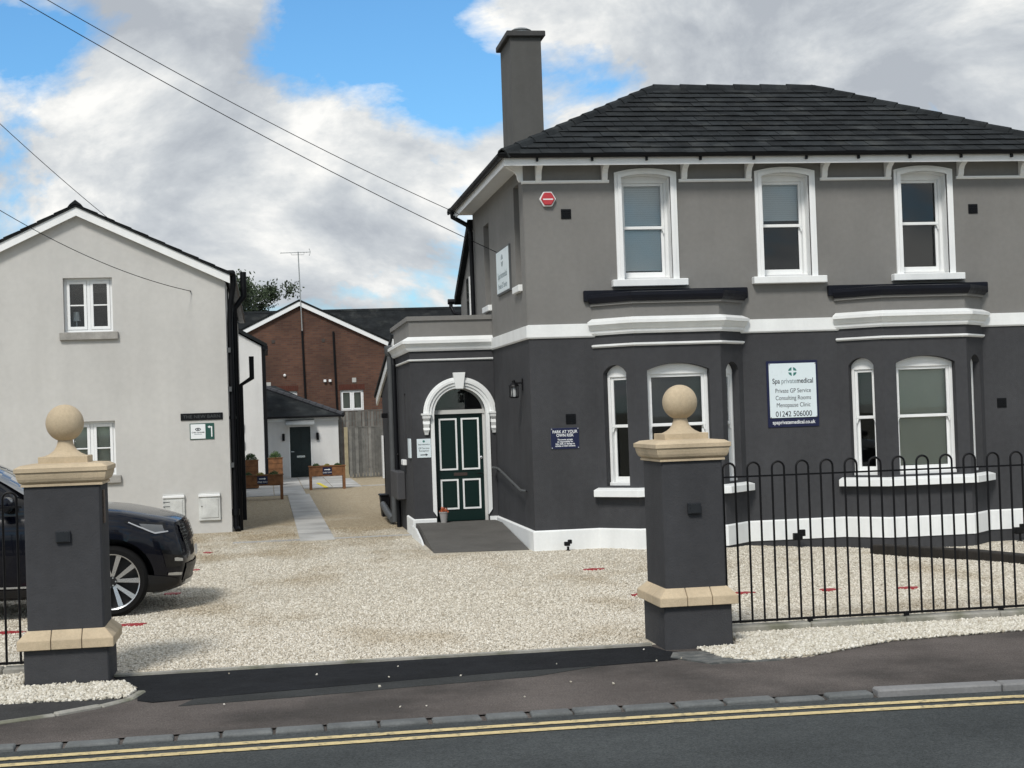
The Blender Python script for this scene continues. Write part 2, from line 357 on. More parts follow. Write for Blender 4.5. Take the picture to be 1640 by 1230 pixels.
def arc(a0, a1, zs, rise, n=14):
    if rise <= 0: return [(a0, zs), (a1, zs)]
    h = (a1-a0)/2; R = (h*h+rise*rise)/(2*rise); cz = zs+rise-R; am = (a0+a1)/2; q = math.asin(min(1, h/R)) if rise < h-1e-6 else math.pi/2
    return [(am+R*math.sin(-q+2*q*i/n), cz+R*math.cos(-q+2*q*i/n)) for i in range(n+1)]
def wall(mb, fr, a0, a1, z0, z1, t, ops=(), face=0.0):
    """wall slab with outer face at d=face, openings (a0,a1,z0,zspring,rise)"""
    x = a0
    for (b0, b1, y0, ys, rise) in sorted(ops):
        if b0 > x: mb.fbox(fr, x, b0, face-t, face, z0, z1)
        if y0 > z0: mb.fbox(fr, b0, b1, face-t, face, z0, y0)
        A = arc(b0, b1, ys, rise)
        mb.prism(fr, A+[(b1, z1), (b0, z1)], face-t, face) if rise <= 0 or True else None
        x = b1
    if a1 > x: mb.fbox(fr, x, a1, face-t, face, z0, z1)
    return mb
def blind(parent, fr, a0, a1, d, z0, z1, mat, gap=0.033):
    mb = MB(); z = z1
    mb.fbox(fr, a0, a1, d-0.02, d+0.015, z1-0.02, z1+0.02)
    while z > z0:
        P = [fr.pt(a, d+s*0.011, z-s*0.0175) for s in (-1, 1) for a in (a0, a1)]
        mb.add(P, [(0, 1, 3, 2)]); z -= gap
    return mb.build('blind', mat, parent)
def sash(parent, fr, a0, a1, z0, zs, rise, rec, zm, bl=None, name='window', jw=0.055, head=0.06, ang=0):
    """vertical sliding sash: box frame, arched head board, two sashes, panes, blind"""
    mb = MB(); d = -rec
    mb.fbox(fr, a0, a0+jw, d-0.10, d, z0, zs); mb.fbox(fr, a1-jw, a1, d-0.10, d, z0, zs)
    A = arc(a0, a1, zs, rise); mb.prism(fr, A+[(a1, zs-head), (a0, zs-head)], d-0.10, d+0.002)
    mb.fbox(fr, a0, a1, d-0.10, d+0.03, z0-0.001, z0+0.05)
    w = mb.build(name, JOIN, parent, bevel=0.006)
    i0, i1 = a0+jw, a1-jw; t = zs-head
    up = MB(); e = 0.042; du = d-0.025
    up.fbox(fr, i0, i0+e, du-0.04, du, zm, t); up.fbox(fr, i1-e, i1, du-0.04, du, zm, t)
    up.fbox(fr, i0+e, i1-e, du-0.04, du, t-e, t); up.fbox(fr, i0, i1, du-0.04, du+0.004, zm-0.045, zm)
    for q, sgn in ((i0, 1), (i1, -1)):   # sash horns
        up.prism(fr, [(q, zm-0.045), (q+sgn*e, zm-0.045), (q+sgn*e*0.55, zm-0.08), (q+sgn*e*0.35, zm-0.115), (q, zm-0.115)], du-0.035, du)
    up.build('upper_sash', JOIN, w, bevel=0.004)
    lo = MB(); dl = d-0.068
    lo.fbox(fr, i0, i0+e, dl-0.03, dl, z0+0.05, zm); lo.fbox(fr, i1-e, i1, dl-0.03, dl, z0+0.05, zm); lo.fbox(fr, i0+e, i1-e, dl-0.03, dl, z0+0.05, z0+0.13); lo.fbox(fr, i0+e, i1-e, dl-0.03, dl, zm-0.035, zm)
    lo.build('lower_sash', JOIN, w, bevel=0.004)
    MB().fbox(fr, i0+e, i1-e, du-0.022, du-0.018, zm, t-e).build('pane', GLASS, w)
    MB().fbox(fr, i0+e, i1-e, dl-0.017, dl-0.013, z0+0.13, zm-0.035).build('pane', GLASS, w)
    if bl:
        m, zb = bl; blind(w, fr, i0+0.005, i1-0.005, d-0.115, zb, t-0.01, m)
    return w

# ------------------------------------------------------------------ ground
def sheet(name, poly, z, mat, th=0.02):
    return struct(MB().slab(poly, z-th, z).build(name, mat))
sheet('ground', [(-600, -300), (600, -300), (600, 1200), (-600, 1200)], -0.42, EARTH, 0.1)
def yk(x):   # kerb line: straight, then easing towards the camera on the right
    return 10.70 - 0.012*max(0, x-1.5)**2
xs = [-30, -12, -6, -3, -1, 0.5, 1.5, 2.2, 3, 3.8, 4.6, 5.4, 6.2, 7, 8.5, 10, 13]
def ykc(x): return yk(min(x, 6.5)) - (0.03*(x-6.5) if x > 6.5 else 0)
struct(MB().strip([(x, -30, -0.02) for x in xs], [(x, ykc(x)-0.14, -0.02) for x in xs]).build('road', ASPH))
lines = [(0.33, 0.42), (0.525, 0.615)]
for i, (a, b) in enumerate(lines):
    struct(MB().strip([(x, ykc(x)-b, -0.014) for x in xs], [(x, ykc(x)-a, -0.014) for x in xs]).build('yellow_line', YELL))
struct(MB().strip([(x, ykc(x)-0.02, 0.0) for x in xs], [(x, 13.4, 0.0) for x in xs]).build('pavement', PAVE))
kerb = struct(MB().strip([(x, ykc(x)-0.16, -0.03) for x in xs], [(x, ykc(x)+0.0, -0.012) for x in xs]).build('kerb', PAVE))
x = -4.2; k = 0
while x < 4.0:
    ln = random.uniform(0.27, 0.36); q = random.uniform(-0.006, 0.008)
    mb = MB(); y = ykc(x+ln/2); zt = 0.003+q
    mb.loft4([(x, x+ln, y-0.13+q, y+0.0, -0.10), (x, x+ln, y-0.13+q, y+0.0, zt-0.012), (x+0.012, x+ln-0.012, y-0.118+q, y-0.006, zt)])
    mb.build('kerb_stone', KERB, kerb, bevel=0.004); x += ln+random.uniform(0.012, 0.035)
while x < 12:
    ln = 0.9; y0, y1 = ykc(x), ykc(x+ln)
    mb = MB(); mb.add([(x, y0-0.13, -0.1), (x+ln-.008, y1-0.13, -0.1), (x+ln-.008, y1, -0.1), (x, y0, -0.1), (x, y0-0.13, 0.03), (x+ln-.008, y1-0.13, 0.03), (x+ln-.008, y1, 0.035), (x, y0, 0.035)], [(0, 1, 2, 3), (4, 5, 6, 7), (0, 1, 5, 4), (1, 2, 6, 5), (2, 3, 7, 6), (3, 0, 4, 7)])
    mb.build('kerb_stone', KERBL, kerb, bevel=0.012); x += ln
# new tarmac crossover
tp = [(-1.30, 13.22), (3.22, 13.20), (3.28, 12.9), (3.55, 12.55), (3.2, 12.42), (2.6, 12.36), (1.9, 12.33), (1.0, 12.22), (0.0, 12.08), (-0.9, 11.93), (-1.02, 12.05), (-1.05, 12.45)]
sheet('tarmac_crossover', tp, 0.006, NEWT)
sheet('tarmac_patch', [(-0.6, 11.98), (1.0, 12.22), (1.9, 12.33), (2.6, 12.37), (2.0, 12.05), (1.2, 11.95), (0.2, 11.80), (-0.7, 11.72)], 0.004, M('patch_tarmac', (0.040, 0.042, 0.042), 0.9, 0.2, 2, 0.6, 120, speck=0.3, spec=0.12))
sheet('concrete_slab', [(3.22, 12.52), (3.45, 12.12), (4.05, 12.10), (3.75, 12.75), (3.30, 12.75)], 0.012, M('worn_slab', (0.085, 0.09, 0.088), 0.85, 0.35, 5, 0.5, 60, col2=(0.16, 0.16, 0.15), c2s=9))
eg = struct(MB().fbox(WF, -1.30, 3.24, -13.30, -13.22, -0.1, 0.022).build('concrete_edging', CONC))
# curved footway edging on the left
pts = [(-6, 11.22), (-3, 11.28), (-2.0, 11.40), (-1.55, 11.62), (-1.25, 11.85), (-1.05, 12.10), (-0.98, 12.42)]
le = struct(MB().strip([(p[0], p[1], -0.06) for p in pts], [(p[0]-0.02, p[1]+0.08, -0.04) for p in pts]).build('footway_edging', CONC))
for p, q in zip(pts[:-1], pts[1:]):
    f, ln = frame2(p, q); n = max(1, round(ln/0.6))
    for i in range(n):
        MB().fbox(f, ln*i/n+0.004, ln*(i+1)/n-0.004, -0.07, 0.0, -0.05, 0.022+random.uniform(-0.006, 0.006)).build('edging_stone', CONC, le, bevel=0.012)
sheet('side_footway', [(-6, 11.3), (-3, 11.36), (-2.02, 11.47), (-1.6, 11.68), (-1.32, 11.9), (-1.15, 12.12), (-1.3, 12.2), (-1.7, 12.22), (-6, 12.2)], 0.010, M('dark_footway', (0.045, 0.045, 0.045), 0.9, 0.2, 2, 0.6, 120, speck=0.3, spec=0.12))
# gravel forecourt
def sst(a, b, v): v = min(1, max(0, (v-a)/(b-a))); return v*v*(3-2*v)
def gz(x, y): return 0.002 - 0.19*sst(5.5, 9.5, x)*sst(17.5, 22, y)
nx, ny = 70, 90
gx = np.linspace(-16, 18, nx); gy = np.concatenate([np.linspace(13.28, 30, 60), np.linspace(31, 75, 30)])
mb = MB(); mb.v = [(a, b, gz(a, b)) for b in gy for a in gx]; mb.f = [(j*nx+i, j*nx+i+1, (j+1)*nx+i+1, (j+1)*nx+i) for j in range(ny-1) for i in range(nx-1)]
struct(mb.build('gravel_ground', GRAVB, smooth='all'))
sheet('bed_ground', [(3.95, 12.9), (3.9, 13.66), (13, 13.66), (13, 12.9), (6.6, 12.88), (5.2, 12.72), (4.3, 12.2), (3.75, 12.15), (3.6, 12.4)], 0.008, GRAVB)
def inpoly(P, x, y):
    r = np.zeros(len(x), bool); j = len(P)-1
    for i in range(len(P)):
        xi, yi = P[i]; xj, yj = P[j]
        with np.errstate(divide='ignore', invalid='ignore'):
            r ^= ((yi > y) != (yj > y)) & (x < (xj-xi)*(y-yi)/(yj-yi+1e-12)+xi)
        j = i
    return r
OCT = np.array([(1, 0, 0), (-1, 0, 0), (0, 1, 0), (0, -1, 0), (0, 0, 1), (0, 0, -1), ], float)
OF = np.array([(0, 2, 4), (2, 1, 4), (1, 3, 4), (3, 0, 4), (2, 0, 5), (1, 2, 5), (3, 1, 5), (0, 3, 5)])
def stones(name, x, y, z, smin, smax, mat, flat=0.65):
    n = len(x); s = rng.uniform(smin, smax, (n, 1))*rng.uniform(0.75, 1.25, (n, 3)); s[:, 2] *= flat
    V = OCT[None]*(1+rng.uniform(-0.3, 0.3, (n, 6, 1)))+rng.uniform(-0.28, 0.28, (n, 6, 3)); V = V*s[:, None, :]
    q = rng.uniform(0, 2*math.pi, n); t = rng.uniform(-0.6, 0.6, n); c, sn = np.cos(q), np.sin(q); ct, st = np.cos(t), np.sin(t)
    X, Y, Z = V[..., 0].copy(), V[..., 1].copy(), V[..., 2].copy()
    Y, Z = Y*ct[:, None]-Z*st[:, None], Y*st[:, None]+Z*ct[:, None]
    V[..., 0] = X*c[:, None]-Y*sn[:, None]+x[:, None]; V[..., 1] = X*sn[:, None]+Y*c[:, None]+y[:, None]; V[..., 2] = Z+z[:, None]
    Fc = (OF[None]+6*np.arange(n)[:, None, None]).reshape(-1, 3)
    me = bpy.data.meshes.new(name); me.vertices.add(6*n); me.vertices.foreach_set('co', V.reshape(-1))
    me.loops.add(24*n); me.loops.foreach_set('vertex_index', Fc.reshape(-1)); me.polygons.add(8*n); me.polygons.foreach_set('loop_start', np.arange(8*n)*3)
    me.update(calc_edges=True); at = me.attributes.new('tint', 'FLOAT', 'POINT'); at.data.foreach_set('value', np.repeat(rng.beta(1.6, 1.6, n), 6))
    me.materials.append(mat); o = bpy.data.objects.new(name, me); C.objects.link(o); o['kind'] = 'stuff'; return o
gzv = np.vectorize(gz)
FOOT = [[(2.3, 22.9), (2.3, 60), (14, 60), (14, 22.6), (3.8, 22.6)], [(4.7, 22.8), (5.3, 22.12), (6.7, 22.12), (7.2, 22.8)], [(8.5, 22.8), (9.1, 22.12), (10.55, 22.12), (11.1, 22.8)], [(-9, 29.55), (-9, 45), (-0.62, 45), (-0.62, 29.55)], [(0.44, 26.5), (0.44, 60), (1.14, 60), (1.14, 26.5)], [(-2.1, 12.8), (-1.2, 12.8), (-1.2, 13.75), (-2.1, 13.75)], [(3.2, 12.8), (4.0, 12.8), (4.0, 13.75), (3.2, 13.75)]]
def scatter(x0, x1, y0, y1, den):
    n = int((x1-x0)*(y1-y0)*den); x = rng.uniform(x0, x1, n); y = rng.uniform(y0, y1, n)
    keep = np.ones(n, bool)
    for P in FOOT: keep &= ~inpoly(P, x, y)
    keep &= (np.abs((x/y)-0.13) < 0.40)
    return x[keep], y[keep]
parts = [scatter(-3.2, 8, 13.31, 15.5, 2600), scatter(-3.5, 9, 15.5, 18, 1700), scatter(-3.6, 11.5, 18, 22.9, 900), scatter(-2.5, 4, 22.9, 29.4, 450)]
x = np.concatenate([p[0] for p in parts]); y = np.concatenate([p[1] for p in parts])
tag(stones('gravel', x, y, gzv(x, y)+0.003, 0.008, 0.0175, GRAVS), 'loose cream and tan gravel covering the forecourt', 'gravel')
def bed(name, poly, n, label, ridge=0.012):
    a = np.array(poly); x = rng.uniform(a[:, 0].min(), a[:, 0].max(), n); y = rng.uniform(a[:, 1].min(), a[:, 1].max(), n); k = inpoly(poly, x, y); x, y = x[k], y[k]
    tag(stones(name, x, y, 0.008+rng.uniform(0, ridge, len(x)), 0.010, 0.022, PEBB, 0.8), label, 'pebbles')
bed('pebbles', [(3.97, 12.95), (3.97, 13.56), (8.5, 13.60), (8.5, 12.95), (6.6, 12.86), (5.2, 12.70), (4.35, 12.22), (3.8, 12.12), (3.62, 12.35), (3.55, 12.9), (3.9, 12.92)], 42000, 'white pebble bed along the footway below the railing')
bed('pebbles', [(-4, 12.22), (-1.75, 12.2), (-1.3, 12.15), (-1.1, 12.2), (-1.06, 12.5), (-1.2, 12.92), (-1.98, 12.92), (-2.05, 13.6), (-4, 13.6)], 26000, 'white pebble bed at the foot of the pillar beside the car', 0.016)
n = 16; x = rng.uniform(-1.0, 3.6, n); y = rng.uniform(11.0, 13.15, n)
tag(stones('stray_pebbles', x, y, np.full(n, 0.012), 0.007, 0.016, PEBB, 0.8), 'stray white pebbles scattered over the tarmac crossover', 'pebbles')

# slabs of the path, edging across the gravel, patio
path = sheet('path', [(0.50, 26.7), (1.09, 26.5), (1.09, 46), (0.50, 46)], -0.01, CONC, 0.05)
y = 26.6; i = 0
while y < 42.6:
    ln = 0.60; MB().slab([(0.502, y), (1.088, y), (1.088, y+ln-0.022), (0.502, y+ln-0.022)], -0.03, 0.018+random.uniform(-0.003, 0.003)).build('paving_slab', SLAB, path, bevel=0.004); y += ln
pat = sheet('patio', [(-0.72, 42.7), (2.75, 45.8), (2.75, 54.9), (-0.72, 54.9)], -0.01, CONC, 0.05)
for j in range(14):
    for i in range(4):
        x0 = -0.70+i*0.86; y0 = 42.6+j*0.88
        if x0 > 1.0 and y0 < 45.6: continue
        MB().slab([(x0, y0), (x0+0.84, y0), (x0+0.84, y0+0.85), (x0, y0+0.85)], -0.03, 0.018+random.uniform(-0.003, 0.003)).build('paving_slab', SLAB, pat, bevel=0.004)
MB().fbox(WF, -0.62, 2.40, -27.0, -26.75, -0.05, 0.012).build('edging_strip', SLAB)
struct(bpy.data.objects['edging_strip'])
MB().fbox(WF, 2.75, 4.4, -46.6, -46.35, -0.05, 0.02).build('edging_strip', SLAB); struct(bpy.data.objects['edging_strip.001'])
struct(MB().slab([(1.62, 45.9), (1.74, 45.9), (1.60, 49.5), (1.48, 49.5)], 0.019, 0.025).build('yellow_stripe', M('fresh_yellow', (0.62, 0.50, 0.03), 0.7, 0.08, 6)))

# ------------------------------------------------------------------ the grey villa
X0, YF = 3.86, 22.70; XR = 12.2; YB = 28.4
villa = thing('villa', (8, 25, 0), 'two storey grey rendered villa with white trim, bay windows and hipped slate roof', 'house')
FRT = Fr((0, YF, 0), (1, 0, 0), (0, -1, 0)); SID = Fr((X0, 0, 0), (0, -1, 0), (-1, 0, 0))
BAYS = [(4.83, 5.33, 6.63, 7.12), (8.62, 9.15, 10.47, 10.97)]
UPW = [(5.33, 6.08), (7.50, 8.25), (9.72, 10.47)]
mb = MB(); wall(mb, FRT, X0, XR, 3.22, 5.72, 0.30, [(a, b, 3.97, 5.50, 0.05) for a, b in UPW])
mb.build('upper_wall', UPPER, villa)
mb = MB(); wall(mb, FRT, X0, XR, -0.4, 3.22, 0.30, [(b[0]+0.12, b[3]-0.12, 0.9, 2.85, 0) for b in BAYS])
mb.build('lower_wall', LOWER, villa)
# side wall: recessed blind windows
mb = MB(); wall(mb, SID, -YB, -(YF+0.30), 3.22, 5.72, 0.30, [(-27.05, -26.40, 3.90, 5.32, 0), (-23.66, -23.16, 3.97, 5.50, 0)]); mb.build('upper_wall', UPPER, villa)
mb = MB(); mb.fbox(SID, -27.06, -26.39, -0.22, -0.10, 3.89, 5.33).fbox(SID, -23.67, -23.15, -0.22, -0.10, 3.96, 5.51); mb.build('blind_window_panel', UPPER, villa)
mb = MB(); wall(mb, SID, -YB, -(YF+0.30), -0.4, 3.22, 0.30); mb.build('lower_wall', LOWER, villa)
for a0, a1, z in ((-27.12, -26.33, 3.90), (-23.72, -23.10, 3.97)):
    MB().fbox(SID, a0, a1, -0.05, 0.06, z-0.10, z).build('sill', WHITE, villa, bevel=0.006)
mb = MB(); mb.box(XR-0.3, XR, YF+0.3, YB, -0.4, 5.72).box(X0+0.3, XR-0.3, YB-0.3, YB, -0.4, 5.72); mb.build('rear_wall', UPPER, villa)
MB().box(X0+0.3, XR-0.3, YF+0.3, YB-0.3, 3.0, 3.2).box(X0+0.3, XR-0.3, YF+0.3, YB-0.3, 0.05, 0.2).box(X0+0.31, XR-0.31, YF+1.8, YF+1.9, 0.2, 5.7).build('interior', DARKIN, villa)
# slim pilaster at the side corner
MB().fbox(SID, -23.02, -22.705, 0.0, 0.012, 3.34, 5.46).build('corner_margin', UPPER, villa)
# plinth and band
PT = 0.30
plp = [(X0, 26.4), (X0, YF), (BAYS[0][0], YF), (BAYS[0][1], YF-0.5), (BAYS[0][2], YF-0.5), (BAYS[0][3], YF), (BAYS[1][0], YF), (BAYS[1][1], YF-0.5), (BAYS[1][2], YF-0.5), (BAYS[1][3], YF), (XR, YF)]
MB().sweep(plp, [(-0.02, -0.005), (0.035, -0.005), (0.035, PT-0.02), (0.012, PT), (-0.02, PT)]).build('plinth', WHITE, villa)
MB().sweep([(X0, 26.4), (X0, YF), (XR, YF)], [(-0.02, 3.125), (0.02, 3.13), (0.035, 3.15), (0.035, 3.325), (-0.02, 3.34)]).build('band_course', WHITE, villa)
MB().sweep(plp[1:], [(-0.02, -0.3), (0.018, -0.3), (0.018, -0.008), (-0.02, -0.008)]).build('base_course', LOWER, villa)
for bi, B in enumerate(BAYS):
    bp = [(B[0], YF), (B[1], YF-0.5), (B[2], YF-0.5), (B[3], YF)]
    lower, upper = MB(), MB()
    for k in range(3):
        f, ln = frame2(bp[k], bp[k+1])
        if k == 1:
            op = (ln/2-0.47, ln/2+0.47, 0.92, 2.60, 0.10)
        else:
            op = (ln/2-0.20, ln/2+0.20, 0.92, 2.58, 0.12)
        wall(lower, f, 0, ln, -0.35, 3.17, 0.22, [op]); wall(upper, f, 0.0, ln, 3.17, 3.66, 0.2)
        bl = None
        if bi == 0 and k == 1: bl = (BLINDD, 1.83)
        if bi == 1 and k == 1: bl = (BLINDG, 1.02)
        if bi == 1 and k == 0: bl = (BLINDD, 1.86)
        sash(villa, f, op[0], op[1], op[2], op[3], op[4], 0.11, 1.82, bl, jw=0.05 if k == 1 else 0.045)
    lower.build('bay_wall', LOWER, villa); upper.build('bay_upper_wall', UPPER, villa)
    MB().sweep(bp, [(-0.03, 3.15), (0.03, 3.15), (0.05, 3.18), (0.05, 3.21), (0.075, 3.23), (0.115, 3.29), (0.14, 3.30), (0.14, 3.345), (0.02, 3.395), (-0.03, 3.395)]).build('cornice', WHITE, villa)
    MB().sweep(bp, [(-0.03, 2.965), (0.02, 2.965), (0.045, 2.985), (0.045, 3.005), (-0.03, 3.02)]).build('string_course', WHITE, villa)
    MB().sweep(bp, [(-0.03, 3.585), (0.05, 3.585), (0.05, 3.64), (-0.03, 3.64)]).build('soffit_trim', UPPER, villa)
    r = MB(); r.sweep([(bp[0][0]-0.0, YF), bp[1], bp[2], bp[3]], [(-0.4, 3.62), (0.07, 3.62), (0.10, 3.66), (0.115, 3.70), (0.115, 3.75), (-0.4, 3.80)])
    r.build('bay_roof', NAVYL, villa)
    MB().fbox(FRT, B[0]-0.13, B[3]+0.10, 0.0, 0.075, 3.655, 3.82).build('bay_roof_edge', NAVYL, villa, bevel=0.012)
    MB().sweep(bp, [(-0.12, 0.80), (0.13, 0.765), (0.13, 0.865), (0.05, 0.885), (-0.12, 0.918)]).build('sill', WHITE, villa, bevel=0.004)
# upper windows with moulded surrounds
for wi, (a, b) in enumerate(UPW):
    sash(villa, FRT, a, b, 3.97, 5.50, 0.05, 0.17, 4.79, [(BLINDW, 4.12), (BLINDW, 4.84), None][wi], jw=0.05)
    s = MB(); o = 0.10
    for (e, d0) in ((o, 0.035), (o*0.55, 0.055)):
        s.fbox(FRT, a-e, a, -0.02, d0, 3.97, 5.50); s.fbox(FRT, b, b+e, -0.02, d0, 3.97, 5.50)
        A = arc(a, b, 5.50, 0.05); Bq = arc(a-e, b+e, 5.50+e*0.75, 0.06)
        s.prism(FRT, [(a-e, 5.50)]+Bq+[(b+e, 5.50)]+A[::-1], -0.02, d0)
    s.build('window_surround', JOIN, villa)
    rv = MB(); rv.fbox(FRT, a-0.001, a+0.006, -0.17, 0.0, 3.97, 5.50).fbox(FRT, b-0.006, b+0.001, -0.17, 0.0, 3.97, 5.50).prism(FRT, arc(a, b, 5.50, 0.05)+[(p[0], p[1]-0.006) for p in arc(a, b, 5.50, 0.05)][::-1], -0.17, 0.0)
    rv.build('window_reveal', JOIN, villa)
    MB().fbox(FRT, a-0.19, b+0.21, -0.19, 0.13, 3.865, 3.97).build('sill', WHITE, villa, bevel=0.008)
# eaves: soffit, fascia, gutter, brackets and string lines
EO = 0.33
ep = [(X0, YB), (X0, YF), (XR, YF), (XR, YB)]
MB().sweep(ep, [(-0.25, 5.70), (EO-0.02, 5.70), (EO-0.02, 5.72), (-0.25, 5.72)]).build('soffit', JOIN, villa)
MB().sweep(ep, [(EO-0.02, 5.645), (EO, 5.645), (EO, 5.80), (EO-0.02, 5.80)]).build('fascia', JOIN, villa)
gp = [(0.005+EO, 5.80)]+[(EO+0.06-0.055*math.cos(q), 5.80-0.055*math.sin(q)) for q in np.linspace(0, math.pi, 7)]+[(EO+0.108, 5.80), (EO+0.06, 5.755)]
MB().sweep(ep, gp).build('gutter', BLACKP, villa, smooth=True)
for q in range(10):
    xx = 4.0+q*0.82; MB().fbox(FRT, xx, xx+0.03, EO, EO+0.05, 5.70, 5.76).build('gutter_bracket', BLACKP, villa)
def bracket(xc, w=0.085):
    P = [(0, 5.46), (0.05, 5.46), (0.075, 5.50), (0.085, 5.56), (0.12, 5.61), (0.20, 5.65), (0.27, 5.70), (0, 5.70)]
    f = Fr((xc, YF, 0), (0, -1, 0), (1, 0, 0)); MB().prism(f, P, -w/2, w/2).build('eaves_bracket', JOIN, villa)
for xc in (4.08, 5.08, 6.30, 7.30, 8.50, 9.52, 10.70, 11.72): bracket(xc)
f = Fr((X0, YF+0.06, 0), (-1, 0, 0), (0, -1, 0)); MB().prism(f, [(0, 5.46), (0.05, 5.46), (0.075, 5.50), (0.085, 5.56), (0.12, 5.61), (0.20, 5.65), (0.27, 5.70), (0, 5.70)], -0.045, 0.045).build('eaves_bracket', JOIN, villa)
for a, b in ((3.83, 5.15), (6.22, 7.36), (8.44, 9.58), (10.64, 11.80)):
    MB().sweep([(a, YF), (b, YF)], [(-0.02, 5.42), (0.025, 5.425), (0.04, 5.445), (0.04, 5.465), (-0.02, 5.47)]).build('string_course', JOIN, villa)
# roof
ZE = 5.80; YM = 25.55; YE = 22.31; XE0, XE1 = X0-0.36, XR+0.36; RX0, RX1 = 6.62, 9.43; ZR = 7.42; YEB = 2*YM-YE
roof = MB().add([(XE0, YE, ZE), (XE1, YE, ZE), (XE1, YEB, ZE), (XE0, YEB, ZE), (RX0, YM, ZR), (RX1, YM, ZR), (XE0, YE, ZE-0.03), (XE1, YE, ZE-0.03), (XE1, YEB, ZE-0.03), (XE0, YEB, ZE-0.03)],
    [(0, 1, 5, 4), (1, 2, 5), (2, 3, 4, 5), (3, 0, 4), (6, 7, 8, 9), (0, 1, 7, 6), (1, 2, 8, 7), (2, 3, 9, 8), (3, 0, 6, 9)]).build('roof', FARROOF, villa)
def clip(poly, a, b):    # keep left of a->b
    o = []
    for i in range(len(poly)):
        p, q = poly[i], poly[(i+1) % len(poly)]
        sp = (b[0]-a[0])*(p[1]-a[1])-(b[1]-a[1])*(p[0]-a[0]); sq = (b[0]-a[0])*(q[1]-a[1])-(b[1]-a[1])*(q[0]-a[0])
        if sp >= 0: o.append(p)
        if sp*sq < 0: t = sp/(sp-sq); o.append((p[0]+t*(q[0]-p[0]), p[1]+t*(q[1]-p[1])))
    return o
def slates(c0, c1, r0, r1, rows, wd, maxrow=99):
    """lay slates on the slope with eave c0->c1 and ridge r0->r1"""
    c0, c1, r0, r1 = map(Vector, (c0, c1, r0, r1)); u = (c1-c0).normalized(); w = (r0-c0)-u*((r0-c0).dot(u)); sl_len = w.length; w.normalize(); nrm = u.cross(w)
    if nrm.z < 0: nrm = -nrm
    tr = [((q-c0).dot(u), (q-c0).dot(w)) for q in (c0, c1, r1, r0)]
    g = sl_len/rows
    for r in range(min(rows, maxrow)):
        a = -wd*(0.5 if r % 2 else 0)-0.05; 
        while a < (c1-c0).length+wd:
            P = [(a+0.004, r*g-0.05), (a+wd-0.004, r*g-0.05), (a+wd-0.004, (r+1)*g), (a+0.004, (r+1)*g)]
            for i in range(4): P = clip(P, tr[i], tr[(i+1) % 4]) if not (i == 0) else P
            a += wd
            if len(P) < 3: continue
            lift = random.uniform(0.0, 0.006); sk = random.uniform(-0.006, 0.006)
            V = []
            for (pa, pb) in P:
                h = 0.024*(1-(pb-(r*g-0.05))/(g+0.05)); V.append(c0+u*(pa)+w*(pb+sk)+nrm*(0.006+h+lift))
            k = len(P); V2 = [v-nrm*0.006 for v in V]
            MB().add(V+V2, [tuple(range(k)), tuple(range(2*k-1, k-1, -1))]+[(i, (i+1) % k, k+(i+1) % k, k+i) for i in range(k)]).build('slate', SLATE, roof)
slates((XE0, YE, ZE), (XE1, YE, ZE), (RX0, YM, ZR), (RX1, YM, ZR), 13, 0.31)
slates((XE0, YEB, ZE), (XE0, YE, ZE), (RX0, YM, ZR), (RX0, YM, ZR), 13, 0.31, 2)
def ridge(p, q, n, name='ridge_tile'):
    p, q = Vector(p), Vector(q); 
    for i in range(n):
        a = p.lerp(q, i/n); b = p.lerp(q, (i+1.12)/n); t = (b-a).normalized(); s = t.cross(Vector((0, 0, 1))).normalized(); up = s.cross(t)
        V = []
        for c, r, l in ((a, 0.112, 0.012), (b, 0.10, 0.0)):
            for k in range(7):
                an = math.pi*(k/6); V.append(c+s*math.cos(an)*r+up*(math.sin(an)*r*0.62+l+0.01-0.075*math.cos(an)**2))
            for k in range(6, -1, -1):
                an = math.pi*(k/6); V.append(c+s*math.cos(an)*(r-0.02)+up*(math.sin(an)*(r-0.02)*0.62+l+0.002-0.075*math.cos(an)**2))
        Fc = [(j, (j+1) % 14, 14+(j+1) % 14, 14+j) for j in range(14)]+[tuple(range(14)), tuple(range(27, 13, -1))]
        MB().add(V, Fc).build(name, SLATE, roof)
ridge((RX0, YM, ZR), (RX1, YM, ZR), 6); ridge((XE0, YE, ZE), (RX0, YM, ZR), 12, 'hip_tile'); ridge((XE1, YE, ZE), (RX1, YM, ZR), 12, 'hip_tile'); ridge((XE0, YEB, ZE), (RX0, YM, ZR), 12, 'hip_tile')
# chimney
ch = MB().box(4.20, 4.715, 25.5, 26.6, 5.6, 8.29).build('chimney', M('chimney_render', (0.088, 0.088, 0.084), 0.85, 0.07, 0.9, 0.35, 90, streak=0.08), villa)
MB().box(4.13, 4.785, 25.43, 26.67, 8.29, 8.385).build('chimney_cap', M('chimney_cap', (0.05, 0.05, 0.05), 0.9, 0.2, 3, 0.3, 50), ch, bevel=0.012)
MB().lathe((4.46, 25.95, 8.385), [(0.15, 0), (0.15, 0.10), (0.18, 0.115), (0.12, 0.15), (0.02, 0.165)], 16).build('chimney_cowl', GALV, ch, smooth=True)
# vents
for x, z in ((4.485, 4.97), (10.90, 4.96), (4.45, 1.93), (11.25, 1.945)):
    v = MB(); v.fbox(FRT, x-0.075, x+0.075, -0.01, 0.012, z-0.072, z+0.072)
    for k in range(5): v.fbox(FRT, x-0.066, x+0.066, 0.012, 0.02, z-0.06+k*0.026, z-0.05+k*0.026)
    v.build('air_vent', BLACKP, villa)
